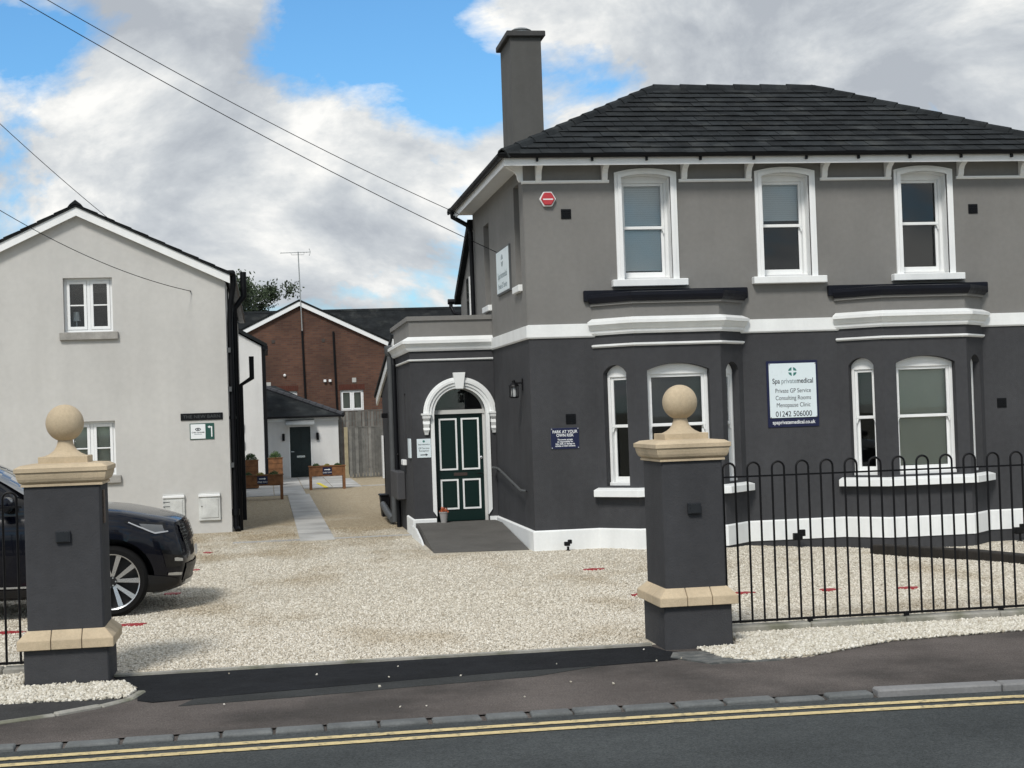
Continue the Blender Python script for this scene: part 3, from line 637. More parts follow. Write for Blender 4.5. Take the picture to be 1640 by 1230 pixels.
# rear wing with catslide roof, downpipe
RW = MB(); RW.prism(SID, [(-30.5, -0.3), (-YB, -0.3), (-YB, 5.45), (-30.5, 4.35)], -4, 0.0); RW.build('rear_wing', UPPER, villa)
MB().prism(SID, [(-30.75, 4.22), (-30.75, 4.38), (-YB, 5.62), (-YB, 5.46)], -4.1, 0.10).build('rear_wing_roof', SLATE, villa)
MB().fbox(SID, -29.6, -28.95, -0.02, 0.004, 3.0, 4.62).build('rear_window', GLASS, villa)
MB().fbox(SID, -29.02, -28.95, -0.02, 0.03, 3.0, 4.62).build('rear_window_frame', JOIN, villa)
MB().tube([(X0-0.16, 30.85, 4.28), (X0-0.16, 30.85, 4.18), (X0-0.10, 30.75, 4.05), (X0+0.02, 30.6, 4.0)], 0.04).tube([(X0-0.22, 30.85, 4.29), (X0+0.5, 30.85, 4.29)], 0.055, 8).build('rear_gutter', BLACKP, villa, smooth=True)
dp = [(X0-EO-0.06, YB-0.1, 5.76), (X0-EO-0.06, YB-0.1, 5.66), (X0-0.12, YB-0.12, 5.50), (X0-0.06, YB-0.14, 5.36), (X0-0.06, YB-0.14, 3.3)]
MB().tube(dp, 0.042, 10).build('downpipe', BLACKP, villa, smooth=True)

# porch
YP = 26.40; PX0 = 2.43
POR = Fr((0, YP, 0), (1, 0, 0), (0, -1, 0)); PSD = Fr((PX0, 0, 0), (0, -1, 0), (-1, 0, 0))
AX, AZ, AR, AO = 3.255, 2.06, 0.452, 0.625
mb = MB(); wall(mb, POR, PX0, X0, -0.3, 3.2, 0.28, [(AX-AR, AX+AR, 0.20, AZ, AR)]); mb.build('porch_wall', LOWER, villa)
mb = MB(); wall(mb, PSD, -30.0, -(YP+0.28), -0.3, 3.2, 0.25, [(-27.75, -27.45, 1.35, 2.45, 0)]); mb.fbox(PSD, -27.76, -27.44, -0.2, -0.1, 1.34, 2.46); mb.build('porch_wall', LOWER, villa)
MB().box(PX0+0.25, X0-0.01, YP+1.2, YP+1.3, 0.2, 3.2).box(PX0+0.25, X0-0.01, YP+0.28, 30, 0.1, 0.22).build('porch_interior', DARKIN, villa)
MB().box(PX0+0.002, X0-0.002, YP+0.002, 30.0, 3.2, 3.66).build('parapet', UPPER, villa)
MB().sweep([(PX0, 30), (PX0, YP), (X0-0.003, YP)], [(-0.3, 3.66), (0.03, 3.66), (0.03, 3.735), (-0.3, 3.745)]).build('parapet_coping', UPPER, villa)
MB().sweep([(PX0, 30), (PX0, YP), (X0-0.003, YP)], [(-0.03, 3.14), (0.03, 3.14), (0.05, 3.17), (0.06, 3.21), (0.10, 3.265), (0.125, 3.27), (0.125, 3.32), (0.02, 3.385), (-0.03, 3.385)]).build('cornice', WHITE, villa)
MB().sweep([(PX0, 29.9), (PX0, YP), (X0-0.003, YP)], [(-0.02, 2.97), (0.02, 2.97), (0.035, 2.985), (0.035, 3.0), (-0.02, 3.01)]).build('string_course', WHITE, villa)
MB().sweep([(PX0, 27.6), (PX0, YP), (2.80, YP)], [(-0.02, -0.05), (0.03, -0.05), (0.03, 0.285), (0.01, 0.30), (-0.02, 0.30)]).build('plinth', WHITE, villa)
MB().fbox(POR, 3.715, X0-0.03, -0.01, 0.03, 0.1, 0.30).build('plinth', WHITE, villa)
ar = MB()
for (r0, r1, d) in ((AR-0.012, AO, 0.03), (AR+0.035, AO-0.015, 0.055), (AR+0.085, AO-0.045, 0.08)):
    n = 28; A = [(AX+r1*math.cos(math.pi*i/n), AZ+r1*math.sin(math.pi*i/n)) for i in range(n+1)]; B_ = [(AX+r0*math.cos(math.pi*i/n), AZ+r0*math.sin(math.pi*i/n)) for i in range(n+1)]
    for i in range(n): ar.prism(POR, [A[i], A[i+1], B_[i+1], B_[i]], -0.01, d)
ar.build('door_arch', WHITE, villa)
MB().prism(POR, [(AX-0.105, AZ+AO+0.075), (AX+0.105, AZ+AO+0.075), (AX+0.065, AZ+AR-0.03), (AX-0.065, AZ+AR-0.03)], -0.01, 0.12).build('keystone', WHITE, villa, bevel=0.006)
for s in (-1, 1):
    jm = MB(); x0, x1 = sorted((AX+s*(AR-0.01), AX+s*(AR+0.055))); jm.fbox(POR, x0, x1, -0.12, 0.03, 0.42, AZ); jm.prism(POR, [(x0, 0.42), (x1, 0.42), ((x0 if s > 0 else x1), 0.33)], -0.12, 0.03)
    jm.build('door_jamb', WHITE, villa)
for s in (-1, 1):
    xc = AX+s*(AO-0.045); c = MB(); prof = [(0.035, 1.72), (0.05, 1.76), (0.075, 1.80), (0.06, 1.84), (0.085, 1.90), (0.07, 1.95), (0.11, 2.0), (0.12, 2.055)]
    for (d, z), (d2, z2), w in zip(prof[:-1], prof[1:], (0.03, 0.04, 0.05, 0.045, 0.055, 0.05, 0.065)):
        c.loft4([(xc-w, xc+w, YP-d, YP+0.02, z), (xc-w-0.004, xc+w+0.004, YP-d2, YP+0.02, z2)])
    c.build('corbel', WHITE, villa, smooth=True)
    MB().fbox(POR, xc-0.085, min(xc+0.085, X0-0.002), -0.01, 0.13, 2.055, 2.085).build('corbel_shelf', WHITE, villa)
DY = -0.16
fm = MB(); fm.fbox(POR, AX-AR, AX-AR+0.022, DY-0.08, DY+0.03, 0.22, AZ); fm.fbox(POR, AX+AR-0.05, AX+AR, DY-0.08, DY+0.03, 0.22, AZ); fm.fbox(POR, AX-AR, AX+AR, DY-0.08, DY+0.05, AZ-0.0, AZ+0.07)
n = 24
for i in range(n):
    q0, q1 = math.pi*i/n, math.pi*(i+1)/n; fm.prism(POR, [(AX+AR*math.cos(q0), AZ+AR*math.sin(q0)), (AX+AR*math.cos(q1), AZ+AR*math.sin(q1)), (AX+(AR-0.035)*math.cos(q1), AZ+(AR-0.035)*math.sin(q1)), (AX+(AR-0.035)*math.cos(q0), AZ+(AR-0.035)*math.sin(q0))], DY-0.06, DY+0.02)
fm.build('door_frame', M('off_white_frame', (0.52, 0.52, 0.50), 0.5, 0.05, 4), villa)
MB().prism(POR, [(AX+(AR-0.03)*math.cos(math.pi*i/20), AZ+0.07+(AR-0.09)*math.sin(math.pi*i/20)) for i in range(21)], DY-0.03, DY-0.025).build('fanlight', GLASS, villa)
dx0, dx1 = AX-AR+0.022, AX+AR-0.05
door = MB().fbox(POR, dx0, dx1, DY-0.05, DY-0.005, 0.235, AZ).build('door', GREEN, villa)
door['label'] = 'dark green panelled front door with white edged panels'
for (a, b, z0, z1) in ((2.905, 3.215, 1.10, 1.985), (3.285, 3.595, 1.10, 1.985), (2.905, 3.215, 0.43, 0.945), (3.285, 3.595, 0.43, 0.945)):
    m = MB(); e = 0.028
    m.fbox(POR, a, b, DY-0.006, DY+0.012, z0, z0+e).fbox(POR, a, b, DY-0.006, DY+0.012, z1-e, z1).fbox(POR, a, a+e, DY-0.006, DY+0.012, z0+e, z1-e).fbox(POR, b-e, b, DY-0.006, DY+0.012, z0+e, z1-e)
    m.build('panel_moulding', JOIN, door)
    MB().fbox(POR, a+0.06, b-0.06, DY-0.006, DY+0.004, z0+0.06, z1-0.06).build('panel', GREEN, door, bevel=0.003)
MB().fbox(POR, 3.14, 3.37, DY-0.006, DY+0.006, 1.0, 1.055).build('letter_plate', M('bronze', (0.05, 0.035, 0.03), 0.45, 0.1, 6), door)
MB().lathe((3.62, YP-DY-0.0, 1.30), [(0.025, 0.01), (0.025, -0.012), (0.012, -0.02)], 12, 'Y').build('lock', CHROME, door)
MB().tube([(3.62, YP-DY, 1.03), (3.62, YP-DY-0.05, 1.03), (3.53, YP-DY-0.055, 1.03)], 0.010, 8).build('door_handle', BLACKM, door)
# lean-to behind the porch, pipes and cabinet on its flank
lt = MB(); lt.prism(PSD, [(-33.3, -0.3), (-30.0, -0.3), (-30.0, 3.25), (-33.3, 2.55)], -1.4, -0.02); lt.build('lean_to', LOWER, villa)
MB().prism(PSD, [(-34.6, 2.30), (-34.6, 2.47), (-29.6, 3.52), (-29.6, 3.33)], -0.02, 0.02).build('bargeboard', JOIN, villa)
MB().prism(PSD, [(-34.75, 2.475), (-34.75, 2.54), (-29.6, 3.60), (-29.6, 3.525)], -1.5, 0.05).build('lean_to_roof', SLATE, villa)
pp = lambda px, py: PX(px, py, PX0-0.07)
a = PX(636, 575, PX0-0.08); b = PX(640, 835, PX0-0.08)
MB().tube([(PX0-0.08, 29.6, 3.32), (PX0-0.08, 29.6, 0.05)], 0.06, 10).lathe((PX0-0.08, 29.6, 3.2), [(0.07, 0), (0.10, 0.05), (0.10, 0.18), (0.02, 0.2)], 10).build('downpipe', GREYP, villa, smooth=True)
MB().tube([(PX0-0.07, 29.0, 3.1), (PX0-0.07, 28.9, 3.0), (PX0-0.06, 28.9, 0.0)], 0.045, 10).tube([(PX0-0.06, 29.4, 1.35), (PX0-0.06, 28.6, 1.35)], 0.012, 6).build('downpipe', BLACKP, villa, smooth=True)
MB().fbox(PSD, -29.3, -27.9, 0.0, 0.16, 0.55, 1.06).build('cabinet', M('grey_cabinet', (0.052, 0.052, 0.056), 0.6, 0.08, 3), villa, bevel=0.02)
MB().fbox(PSD, -27.95, -27.55, 0.0, 0.07, 1.18, 1.28).build('junction_box', UPVC, villa, bevel=0.01)
MB().tube([(PX0-0.16, 31.5, 0.28), (PX0-0.16, 30.2, 0.18), (PX0-0.12, 29.6, 0.1)], 0.07, 10).build('drain_pipe', GREYP, villa, smooth=True)
wb = thing('storage_bin', (PX0-0.1, 32.2, 0), 'small black lidded bin standing against the flank of the villa lean-to', 'bin')
MB().loft4([(PX0-0.14, PX0-0.02, 32.0, 32.4, 0), (PX0-0.17, PX0-0.01, 31.97, 32.43, 0.42)]).build('tub', BLACKP, wb); MB().box(PX0-0.19, PX0-0.005, 31.95, 32.45, 0.42, 0.46).build('lid', BLACKP, wb, bevel=0.01)
fw = MB(); fw.fbox(PSD, -33.28, -33.0, 0.0, 0.03, 0.75, 1.65); fw.build('side_window_frame', UPVC, villa)
MB().fbox(PSD, -31.8, -31.65, 0.0, 0.12, 2.02, 2.12).build('flank_light', BLACKM, villa, bevel=0.01)

# ramp
rp = MB(); V = [(2.44, YP-0.01, 0.235), (3.80, YP-0.01, 0.235), (2.44, 25.7, 0.235), (3.815, 25.7, 0.235), (2.40, 23.15, 0.012), (3.80, 22.95, 0.012)]
rp.add(V+[(v[0], v[1], -0.1) for v in V], [(0, 1, 3, 2), (2, 3, 5, 4), (6, 7, 9, 8), (8, 9, 11, 10), (0, 2, 8, 6), (2, 4, 10, 8), (1, 3, 9, 7), (3, 5, 11, 9), (4, 5, 11, 10), (0, 1, 7, 6)])
struct(rp.build('ramp', RAMP))
up_ = MB(); f_ = Fr((2.40, 0, 0), (0, -1, 0), (-1, 0, 0)); up_.prism(f_, [(-(YP-0.03), -0.05), (-(YP-0.03), 0.20), (-25.7, 0.19), (-24.8, 0.06), (-24.4, -0.05)], 0.0, 0.03); struct(up_.build('ramp_upstand', WHITE))

# ------------------------------------------------------------------ fittings and signs on the villa
al = thing('alarm_box', (4.21, YF, 5.19), 'red hexagonal alarm box high on the grey front wall', 'alarm')
hx = [(4.21+0.125*math.cos(rad(60*i)), 5.19+0.125*math.sin(rad(60*i))) for i in range(6)]
MB().prism(FRT, hx, -0.005, 0.05).build('backplate', UPVC, al, bevel=0.006)
MB().prism(FRT, [(4.21+(a-4.21)*0.86, 5.19+(z-5.19)*0.86) for a, z in hx], 0.045, 0.075).build('cover', REDL, al, bevel=0.012)
MB().fbox(FRT, 4.135, 4.285, 0.074, 0.0765, 5.175, 5.192).build('label_strip', WINK, al)
ps = thing('warning_sign', (4.35, YF, 1.65), 'small navy sign reading park at your own risk on dark wall', 'sign')
MB().fbox(FRT, 4.14, 4.565, 0.0, 0.012, 1.49, 1.80).build('board', NAVY, ps, bevel=0.003)
MB().fbox(FRT, 4.135, 4.57, 0.0, 0.006, 1.485, 1.805).build('rim', GREYP, ps)
for s, z, sz in (('PARK AT YOUR', 1.742, 0.062), ('OWN RISK', 1.690, 0.062), ('The owner accepts', 1.628, 0.034), ('no responsibility for', 1.597, 0.034), ('loss, theft, or damage to', 1.566, 0.034), ('vehicles or their contents', 1.535, 0.034)):
    text('lettering', s, FRT, 4.352, 0.0125, z, sz, WINK, ps, sx=0.86, bold=0.0007)
for a in (4.155, 4.55):
    for z in (1.505, 1.785): MB().lathe((a, YF-0.012, z), [(0.009, 0), (0.009, -0.004), (0.003, -0.006)], 8, 'Y').build('screw', CHROME, ps)
bs = thing('clinic_sign', (7.885, YF, 2.2), 'large white clinic sign on navy board between the two bays', 'sign')
MB().fbox(FRT, 7.48, 8.285, 0.0, 0.014, 1.69, 2.695).build('backboard', NAVY, bs, bevel=0.003)
MB().fbox(FRT, 7.515, 8.255, 0.014, 0.026, 1.832, 2.655).build('panel', SIGNW, bs, bevel=0.003)
SA = 7.885; SD = 0.0265
lg = MB()
for k in range(4):
    q0, q1 = rad(90*k+9), rad(90*k+81); P = [(SA+0.016*(1 if k in (0, 3) else -1), 2.528+0.016*(1 if k < 2 else -1))]+[(SA+0.066*math.cos(q0+(q1-q0)*i/8), 2.528+0.066*math.sin(q0+(q1-q0)*i/8)) for i in range(9)]
    lg.prism(FRT, P, SD-0.001, SD+0.001)
lg.build('logo', TEAL, bs)
text('lettering', 'Spa', FRT, SA-0.322, SD, 2.385, 0.108, INK, bs, 'LEFT', 0.80, 0.0012); text('lettering', 'private', FRT, SA-0.182, SD, 2.385, 0.108, INKG, bs, 'LEFT', 0.80, 0.0008); text('lettering', 'medical', FRT, SA+0.325, SD, 2.385, 0.108, INK, bs, 'RIGHT', 0.80, 0.0015)
for s, z in (('Private GP Service', 2.238), ('Consulting Rooms', 2.130), ('Menopause Clinic', 2.022)): text('lettering', s, FRT, SA, SD, z, 0.094, INK, bs, sx=0.80)
text('lettering', '01242 506000', FRT, SA, SD, 1.886, 0.116, INK, bs, sx=0.86, bold=0.0007)
text('lettering', 'spaprivatemedical.co.uk', FRT, SA, 0.0145, 1.762, 0.078, WINK, bs, sx=0.90, bold=0.001)
for a in (7.525, 8.245):
    for z in (1.842, 2.645): MB().lathe((a, YF-0.026, z), [(0.010, 0), (0.010, -0.004), (0.004, -0.006)], 8, 'Y').build('screw', CHROME, bs)
ss = thing('side_sign', (X0, 24.75, 4.35), 'white clinic sign on the flank wall above the porch', 'sign')
MB().fbox(SID, -25.45, -24.10, 0.0, 0.03, 3.97, 4.70).build('board', GREYP, ss); MB().fbox(SID, -25.40, -24.15, 0.03, 0.04, 4.0, 4.67).build('panel', SIGNW, ss)
sg = MB()
for k in range(4):
    q0, q1 = rad(90*k+9), rad(90*k+81); a0, z0 = -24.775, 4.50
    sg.prism(SID, [(a0+0.02*(1 if k in (0, 3) else -1), z0+0.02*(1 if k < 2 else -1))]+[(a0+0.1*math.cos(q0+(q1-q0)*i/6), z0+0.1*math.sin(q0+(q1-q0)*i/6)) for i in range(7)], 0.0395, 0.042)
sg.build('logo', INKG, ss)
text('lettering', 'Spaprivatemedical', SID, -24.775, 0.041, 4.27, 0.15, INKG, ss, sx=0.9); text('lettering', 'Private GP Service', SID, -24.775, 0.041, 4.10, 0.13, INKG, ss, sx=0.95)
rs = thing('reception_sign', (2.62, YP, 1.5), 'white reception sign with arrow beside the arched green door', 'sign')
MB().fbox(POR, 2.505, 2.742, 0.0, 0.012, 1.335, 1.655).build('panel', SIGNW, rs, bevel=0.003)
text('lettering', 'Spaprivatemedical', POR, 2.623, 0.0125, 1.56, 0.034, INK, rs, sx=0.8); text('lettering', 'GP Service', POR, 2.623, 0.0125, 1.495, 0.042, INK, rs); text('lettering', 'Reception', POR, 2.623, 0.0125, 1.452, 0.042, INK, rs)
MB().prism(POR, [(2.56, 1.377), (2.65, 1.377), (2.65, 1.362), (2.69, 1.384), (2.65, 1.406), (2.65, 1.391), (2.56, 1.391)], 0.0115, 0.014).build('arrow', INK, rs)
MB().prism(POR, [(2.623+0.02*math.cos(rad(45*i)), 1.612+0.02*math.sin(rad(45*i))) for i in range(8)], 0.0115, 0.014).build('logo', TEAL, rs)
es = thing('flank_sign', (PX0, 26.75, 1.5), 'white sign seen edge on at the porch flank', 'sign')
MB().fbox(PSD, -26.95, -26.60, 0.0, 0.03, 1.33, 1.66).build('panel', SIGNW, es, bevel=0.003)
# lantern
ln = thing('wall_lantern', (X0-0.1, 23.35, 2.4), 'black wall lantern on the flank beside the arched door', 'lantern')
lx, ly = X0-0.14, 23.38
MB().fbox(SID, -23.42, -23.34, 0.0, 0.02, 2.38, 2.56).tube([(X0-0.02, ly, 2.50), (lx, ly, 2.50), (lx, ly, 2.47)], 0.012, 8).build('bracket', BLACKM, ln)
MB().lathe((lx, ly, 2.45), [(0.085, 0), (0.075, 0.02), (0.045, 0.05), (0.03, 0.055), (0.03, 0.08), (0.012, 0.095)], 12).build('cap', BLACKM, ln)
MB().lathe((lx, ly, 2.27), [(0.05, 0), (0.075, 0.01), (0.075, 0.022)], 12).build('base', BLACKM, ln)
c = MB()
for k in range(6): c.tube([(lx+0.066*math.cos(rad(60*k)), ly+0.066*math.sin(rad(60*k)), 2.285), (lx+0.066*math.cos(rad(60*k)), ly+0.066*math.sin(rad(60*k)), 2.455)], 0.006, 6)
c.build('cage', BLACKM, ln); MB().lathe((lx, ly, 2.29), [(0.035, 0), (0.04, 0.05), (0.035, 0.13)], 12).build('globe', M('frosted_globe', (0.45, 0.46, 0.46), 0.3, 0), ln, smooth=True)
# hand rail
hr = thing('handrail', (X0-0.08, 25, 0.2), 'thin grey metal handrail on the wall above the ramp', 'handrail')
MB().tube([(X0-0.02, 26.3, 1.13), (X0-0.09, 26.25, 1.13), (X0-0.09, 25.6, 1.13), (X0-0.09, 25.4, 1.11), (X0-0.09, 23.35, 0.87), (X0-0.02, 23.28, 0.86)], 0.019, 8).build('rail', GREYP, hr, smooth=True)
for yy, z in ((25.8, 1.13), (24.2, 0.97)): MB().tube([(X0-0.09, yy, z-0.02), (X0-0.06, yy, z-0.07), (X0-0.0, yy, z-0.08)], 0.009, 6).build('rail_bracket', GREYP, hr)
# flower pot
fp = thing('flower_pot', (2.90, YP-0.22, 0.24), 'grey pot of dried orange flowers by the green door', 'pot')
MB().lathe((2.90, YP-0.22, 0.236), [(0.05, 0), (0.072, 0.16), (0.078, 0.165), (0.078, 0.185), (0.06, 0.185), (0.055, 0.16)], 16).build('pot', POTW, fp, smooth=True)
fl = MB()
for k in range(130):
    p = Vector((2.90, YP-0.22, 0.44))+Vector((rng.normal(0, 0.028), rng.normal(0, 0.028), rng.normal(0, 0.022))); d = Vector(rng.normal(0, 1, 3)).normalized(); e = d.orthogonal().normalized(); s = 0.016
    fl.add([p-d*s, p+e*s, p+d*s, p-e*s], [(0, 1, 2, 3)])
fl.build('flowers', ORANGE, fp)
MB().tube([(2.90, YP-0.22, 0.40), (2.91, YP-0.22, 0.44)], 0.03, 6).build('stems', BARK, fp)
# garden floodlights
for (px, py, lab) in ((1280, 866, 'small black floodlight on the gravel between the two bays'), (910, 882, 'small black floodlight on the gravel near the villa corner'), (1634, 856, 'small black floodlight on the gravel beyond the second bay')):
    g0 = PY(px, py, 22.45 if px > 1000 else 22.5); z0 = gz(g0.x, g0.y); sc = 1.0 if px > 1000 else 0.6
    fl = thing('floodlight', (g0.x, g0.y, z0), lab, 'floodlight', 'floodlights along the villa front')
    MB().lathe((g0.x, g0.y, z0-0.02), [(0.05*sc, 0), (0.05*sc, 0.03), (0.018, 0.04), (0.018, 0.14*sc)], 10).build('stake', BLACKM, fl)
    MB().box(g0.x-0.085*sc, g0.x+0.05*sc, g0.y-0.03, g0.y+0.05, z0+0.12*sc, z0+0.22*sc).build('lamp_body', BLACKM, fl, bevel=0.008)
    MB().box(g0.x+0.0*sc, g0.x+0.10*sc, g0.y-0.02, g0.y+0.03, z0+0.17*sc, z0+0.27*sc).build('visor', BLACKM, fl, bevel=0.008)

# ------------------------------------------------------------------ gate pillars
def pillar(xc, y0, base_hw, band, label):
    t = thing('gate_pillar', (xc, y0+0.34, 0), label, 'pillar', 'rendered gate pillars with ball finials')
    hs = base_hw-0.03; yc = y0+base_hw
    MB().loft4([(xc-base_hw, xc+base_hw, yc-base_hw, yc+base_hw, -0.1), (xc-base_hw, xc+base_hw, yc-base_hw, yc+base_hw, band+0.02)]).build('base', LOWER, t, bevel=0.012)
    MB().loft4([(xc-hs, xc+hs, yc-hs, yc+hs, band), (xc-hs, xc+hs, yc-hs, yc+hs, 1.64)]).build('shaft', LOWER, t, bevel=0.014)
    # chamfered stone course: three pieces to a side, mitred corners
    bo = base_hw+0.045
    for side in range(4):
        an = side*math.pi/2; f = Fr((xc, yc, 0), (math.cos(an), math.sin(an), 0), (math.sin(an), -math.cos(an), 0))
        cuts = [-1, -0.30, 0.34, 1] if side % 2 == 0 else [-1, -0.25, 0.3, 1]
        for i in range(3):
            V = []
            for c, e in ((cuts[i], 0.003 if i else 0), (cuts[i+1], -0.003 if i < 2 else 0)):
                for d, z in ((hs-0.03, band), (bo, band), (bo, band+0.075), (hs, band+0.15), (hs-0.03, band+0.15)):
                    lim = d if abs(c) == 1 else bo
                    V.append(f.pt(c*lim+e, d, z))
            Fc = [(j, (j+1) % 5, 5+(j+1) % 5, 5+j) for j in range(5)]+[(0, 1, 2, 3, 4), (9, 8, 7, 6, 5)]
            MB().add(V, Fc).build('band_stone', STONE, t, bevel=0.004)
    L4 = lambda h, z: (xc-h, xc+h, yc-h, yc+h, z)
    MB().loft4([L4(hs-0.02, 1.60), L4(hs+0.018, 1.60), L4(hs+0.018, 1.618), L4(hs+0.008, 1.622), L4(hs+0.02, 1.628), L4(hs+0.034, 1.640), L4(hs+0.044, 1.662), L4(hs+0.050, 1.69), L4(hs+0.052, 1.708), L4(hs+0.060, 1.712), L4(hs+0.064, 1.716), L4(hs+0.064, 1.748), L4(hs+0.02, 1.772), L4(0.1, 1.79)]).build('cap', STONE, t, bevel=0.0)
    MB().loft4([L4(0.195, 1.765), L4(0.195, 1.835)]).build('finial_plinth', STONE, t, bevel=0.004)
    MB().lathe((xc, yc, 0), [(0.17, 1.83), (0.165, 1.838), (0.125, 1.857), (0.095, 1.88), (0.075, 1.91), (0.064, 1.94), (0.060, 1.965)], 32).build('finial_neck', STONE, t, smooth='all')
    R = 0.153; MB().lathe((xc, yc, 2.105), [(max(0.001, R*math.cos(q)), R*math.sin(q)) for q in np.linspace(-math.pi/2, math.pi/2, 25)], 40).build('ball', STONE, t, smooth='all')
    FP = Fr((0, yc-hs, 0), (1, 0, 0), (0, -1, 0)); lp = MB().fbox(FP, xc-0.058, xc+0.058, 0.0, 0.03, 1.145, 1.24).build('pillar_light', M('anthracite', (0.02, 0.022, 0.026), 0.4, 0.05, 5), t, bevel=0.006)
    MB().fbox(FP, xc-0.045, xc+0.045, 0.03, 0.034, 1.155, 1.23).build('light_cover', M('anthracite2', (0.017, 0.019, 0.022), 0.3, 0.05, 5), lp)
    return t
pr_ = pillar(3.590, 12.95, 0.298, 0.368, 'gate pillar joined to the bow topped railing, facing the arched door')
K_ = 1.24
for o in pr_.children_recursive:
    if o.name.split('.')[0] in ('ball', 'finial_neck', 'finial_plinth'):
        for v in o.data.vertices: v.co.y += 0.298*(K_-1)
    else:
        y0_ = 12.95-pr_.location.y
        for v in o.data.vertices:
            if v.co.y > y0_: v.co.y = y0_+(v.co.y-y0_)*K_
pl_ = pillar(-1.64, 12.95, 0.330, 0.300, 'gate pillar standing before the dark car bonnet')
hp = Fr((-1.64+0.30, 0, 0), (0, 1, 0), (1, 0, 0)); MB().fbox(hp, 13.10, 13.22, 0.0, 0.012, 1.28, 1.55).build('hinge_plate', M('rusty_plate', (0.10, 0.075, 0.06), 0.8, 0.4, 30, 0.4, 60), pl_)

# ------------------------------------------------------------------ bow topped railings on a concrete kerb
def railing(x0, n, dirn, label, klabel, xe0, xe1, zt=1.535):
    y = 13.74; xa, xb = sorted((x0, x0+dirn*(n*0.2325)))
    t = thing('railing', ((xa+xb)/2, y, 0), label, 'railing', 'bow topped railings beside the gate pillars')
    MB().fbox(WF, xa, xb, -y-0.004, -y+0.004, 1.400, 1.416).build('top_rail', BLACKM, t)
    MB().fbox(WF, xa, xb, -y-0.006, -y+0.006, 0.082, 0.104).build('bottom_rail', BLACKM, t)
    src = None
    for i in range(n):
        c = x0+dirn*(0.10+i*0.2325); h = 0.058
        if src is None:
            pts = [(c-h, y, 0.08), (c-h, y, 0.8), (c-h, y, zt-h)]+[(c-h*math.cos(q), y, zt-h+h*math.sin(q)) for q in np.linspace(0.3, math.pi-0.3, 9)]+[(c+h, y, zt-h), (c+h, y, 0.8), (c+h, y, 0.08)]
            src = MB().tube(pts, 0.0105, 8).build('bow', BLACKM, t, smooth=True); c0 = c
        else:
            o = src.copy(); C.objects.link(o); o.parent = t; o.location.x = c-c0; o.rotation_euler = (random.uniform(-0.002, 0.002), 0, 0)
    for i in range(0, n, 4):
        c = x0+dirn*(0.82+i*0.2325)
        if xa < c < xb: MB().fbox(WF, c-0.02, c+0.02, -y-0.02, -y+0.02, 0.03, 0.10).build('foot', BLACKM, t)
    k = thing('railing_kerb', ((xe0+xe1)/2, y, 0), klabel, 'kerb', 'concrete kerbs under the railings')
    x = xe0; i = 0
    while x < xe1-0.05:
        l = min(0.915, xe1-x); MB().box(x+0.003, x+l-0.003, y-0.09, y+0.09, -0.1, 0.062).build('kerb_stone', CONC, k, bevel=0.012); x += l
    return t
railing(4.04, 24, 1, 'black bow topped steel railing in front of the bay windows', 'concrete kerb under the railing before the bays', 3.93, 9.6)
railing(-2.07, 12, -1, 'black bow topped steel railing end before the car', 'concrete kerb under the railing before the car', -5.0, -1.98)
# timber sleepers
for (p, q, lab) in (((8.62, 21.45), (8.92, 19.25), 'dark tarred sleeper lying on the gravel, its end by the second bay'), ((8.93, 19.2), (9.30, 16.6), 'dark tarred sleeper lying on the gravel nearer the railing')):
    f, l_ = frame2(p, q); m = MB(); z0 = gz(p[0], p[1]); z1 = gz(q[0], q[1])
    V = []
    for a, z in ((0, z0), (l_, z1)):
        for d in (-0.11, 0.11):
            for zz in (-0.05, 0.135): V.append(f.pt(a, d, z+zz))
    m.add(V, [(0, 1, 3, 2), (4, 6, 7, 5), (0, 4, 5, 1), (2, 3, 7, 6), (1, 5, 7, 3), (0, 2, 6, 4)])
    tag(m.build('timber_sleeper', SLEEP, None, bevel=0.015), lab, 'sleeper', 'timber sleepers on the gravel')
# red bay markers half buried in the gravel
for (px, py, w, lab) in ((950, 913, .32, 'red bay marker on open gravel before the ramp'), (1024, 954, .2, 'red bay marker peeping out left of the railing pillar'), (1190, 951, .3, 'red bay marker just behind the railing by the pillar'), (1327, 946, .3, 'red bay marker behind the railing before the first floodlight'), (1455, 943, .3, 'red bay marker behind the railing before the sleepers'), (212, 1002, .38, 'red bay marker behind the pillar beside the front wheel'), (310, 914, .22, 'red bay marker just ahead of the car grille'), (275, 952, .26, 'red bay marker under the front bumper of the car'), (333, 886, .16, 'red bay marker on the gravel near the pale barn wall'), (12, 1015, .4, 'red bay marker under the car sill beside the railing end')):
    g = G(px, py); z = gz(g.x, g.y); m = MB(); n = 13; P = []
    for i in range(n):
        q = 2*math.pi*i/n; r = random.uniform(0.6, 1.0); P.append((g.x+w/2*math.cos(q)*r, g.y+0.11*math.sin(q)*r))
    m.slab(P, z-0.01, z+0.014); tag(m.build('bay_marker', RED), lab, 'marker', 'red bay markers in the gravel')

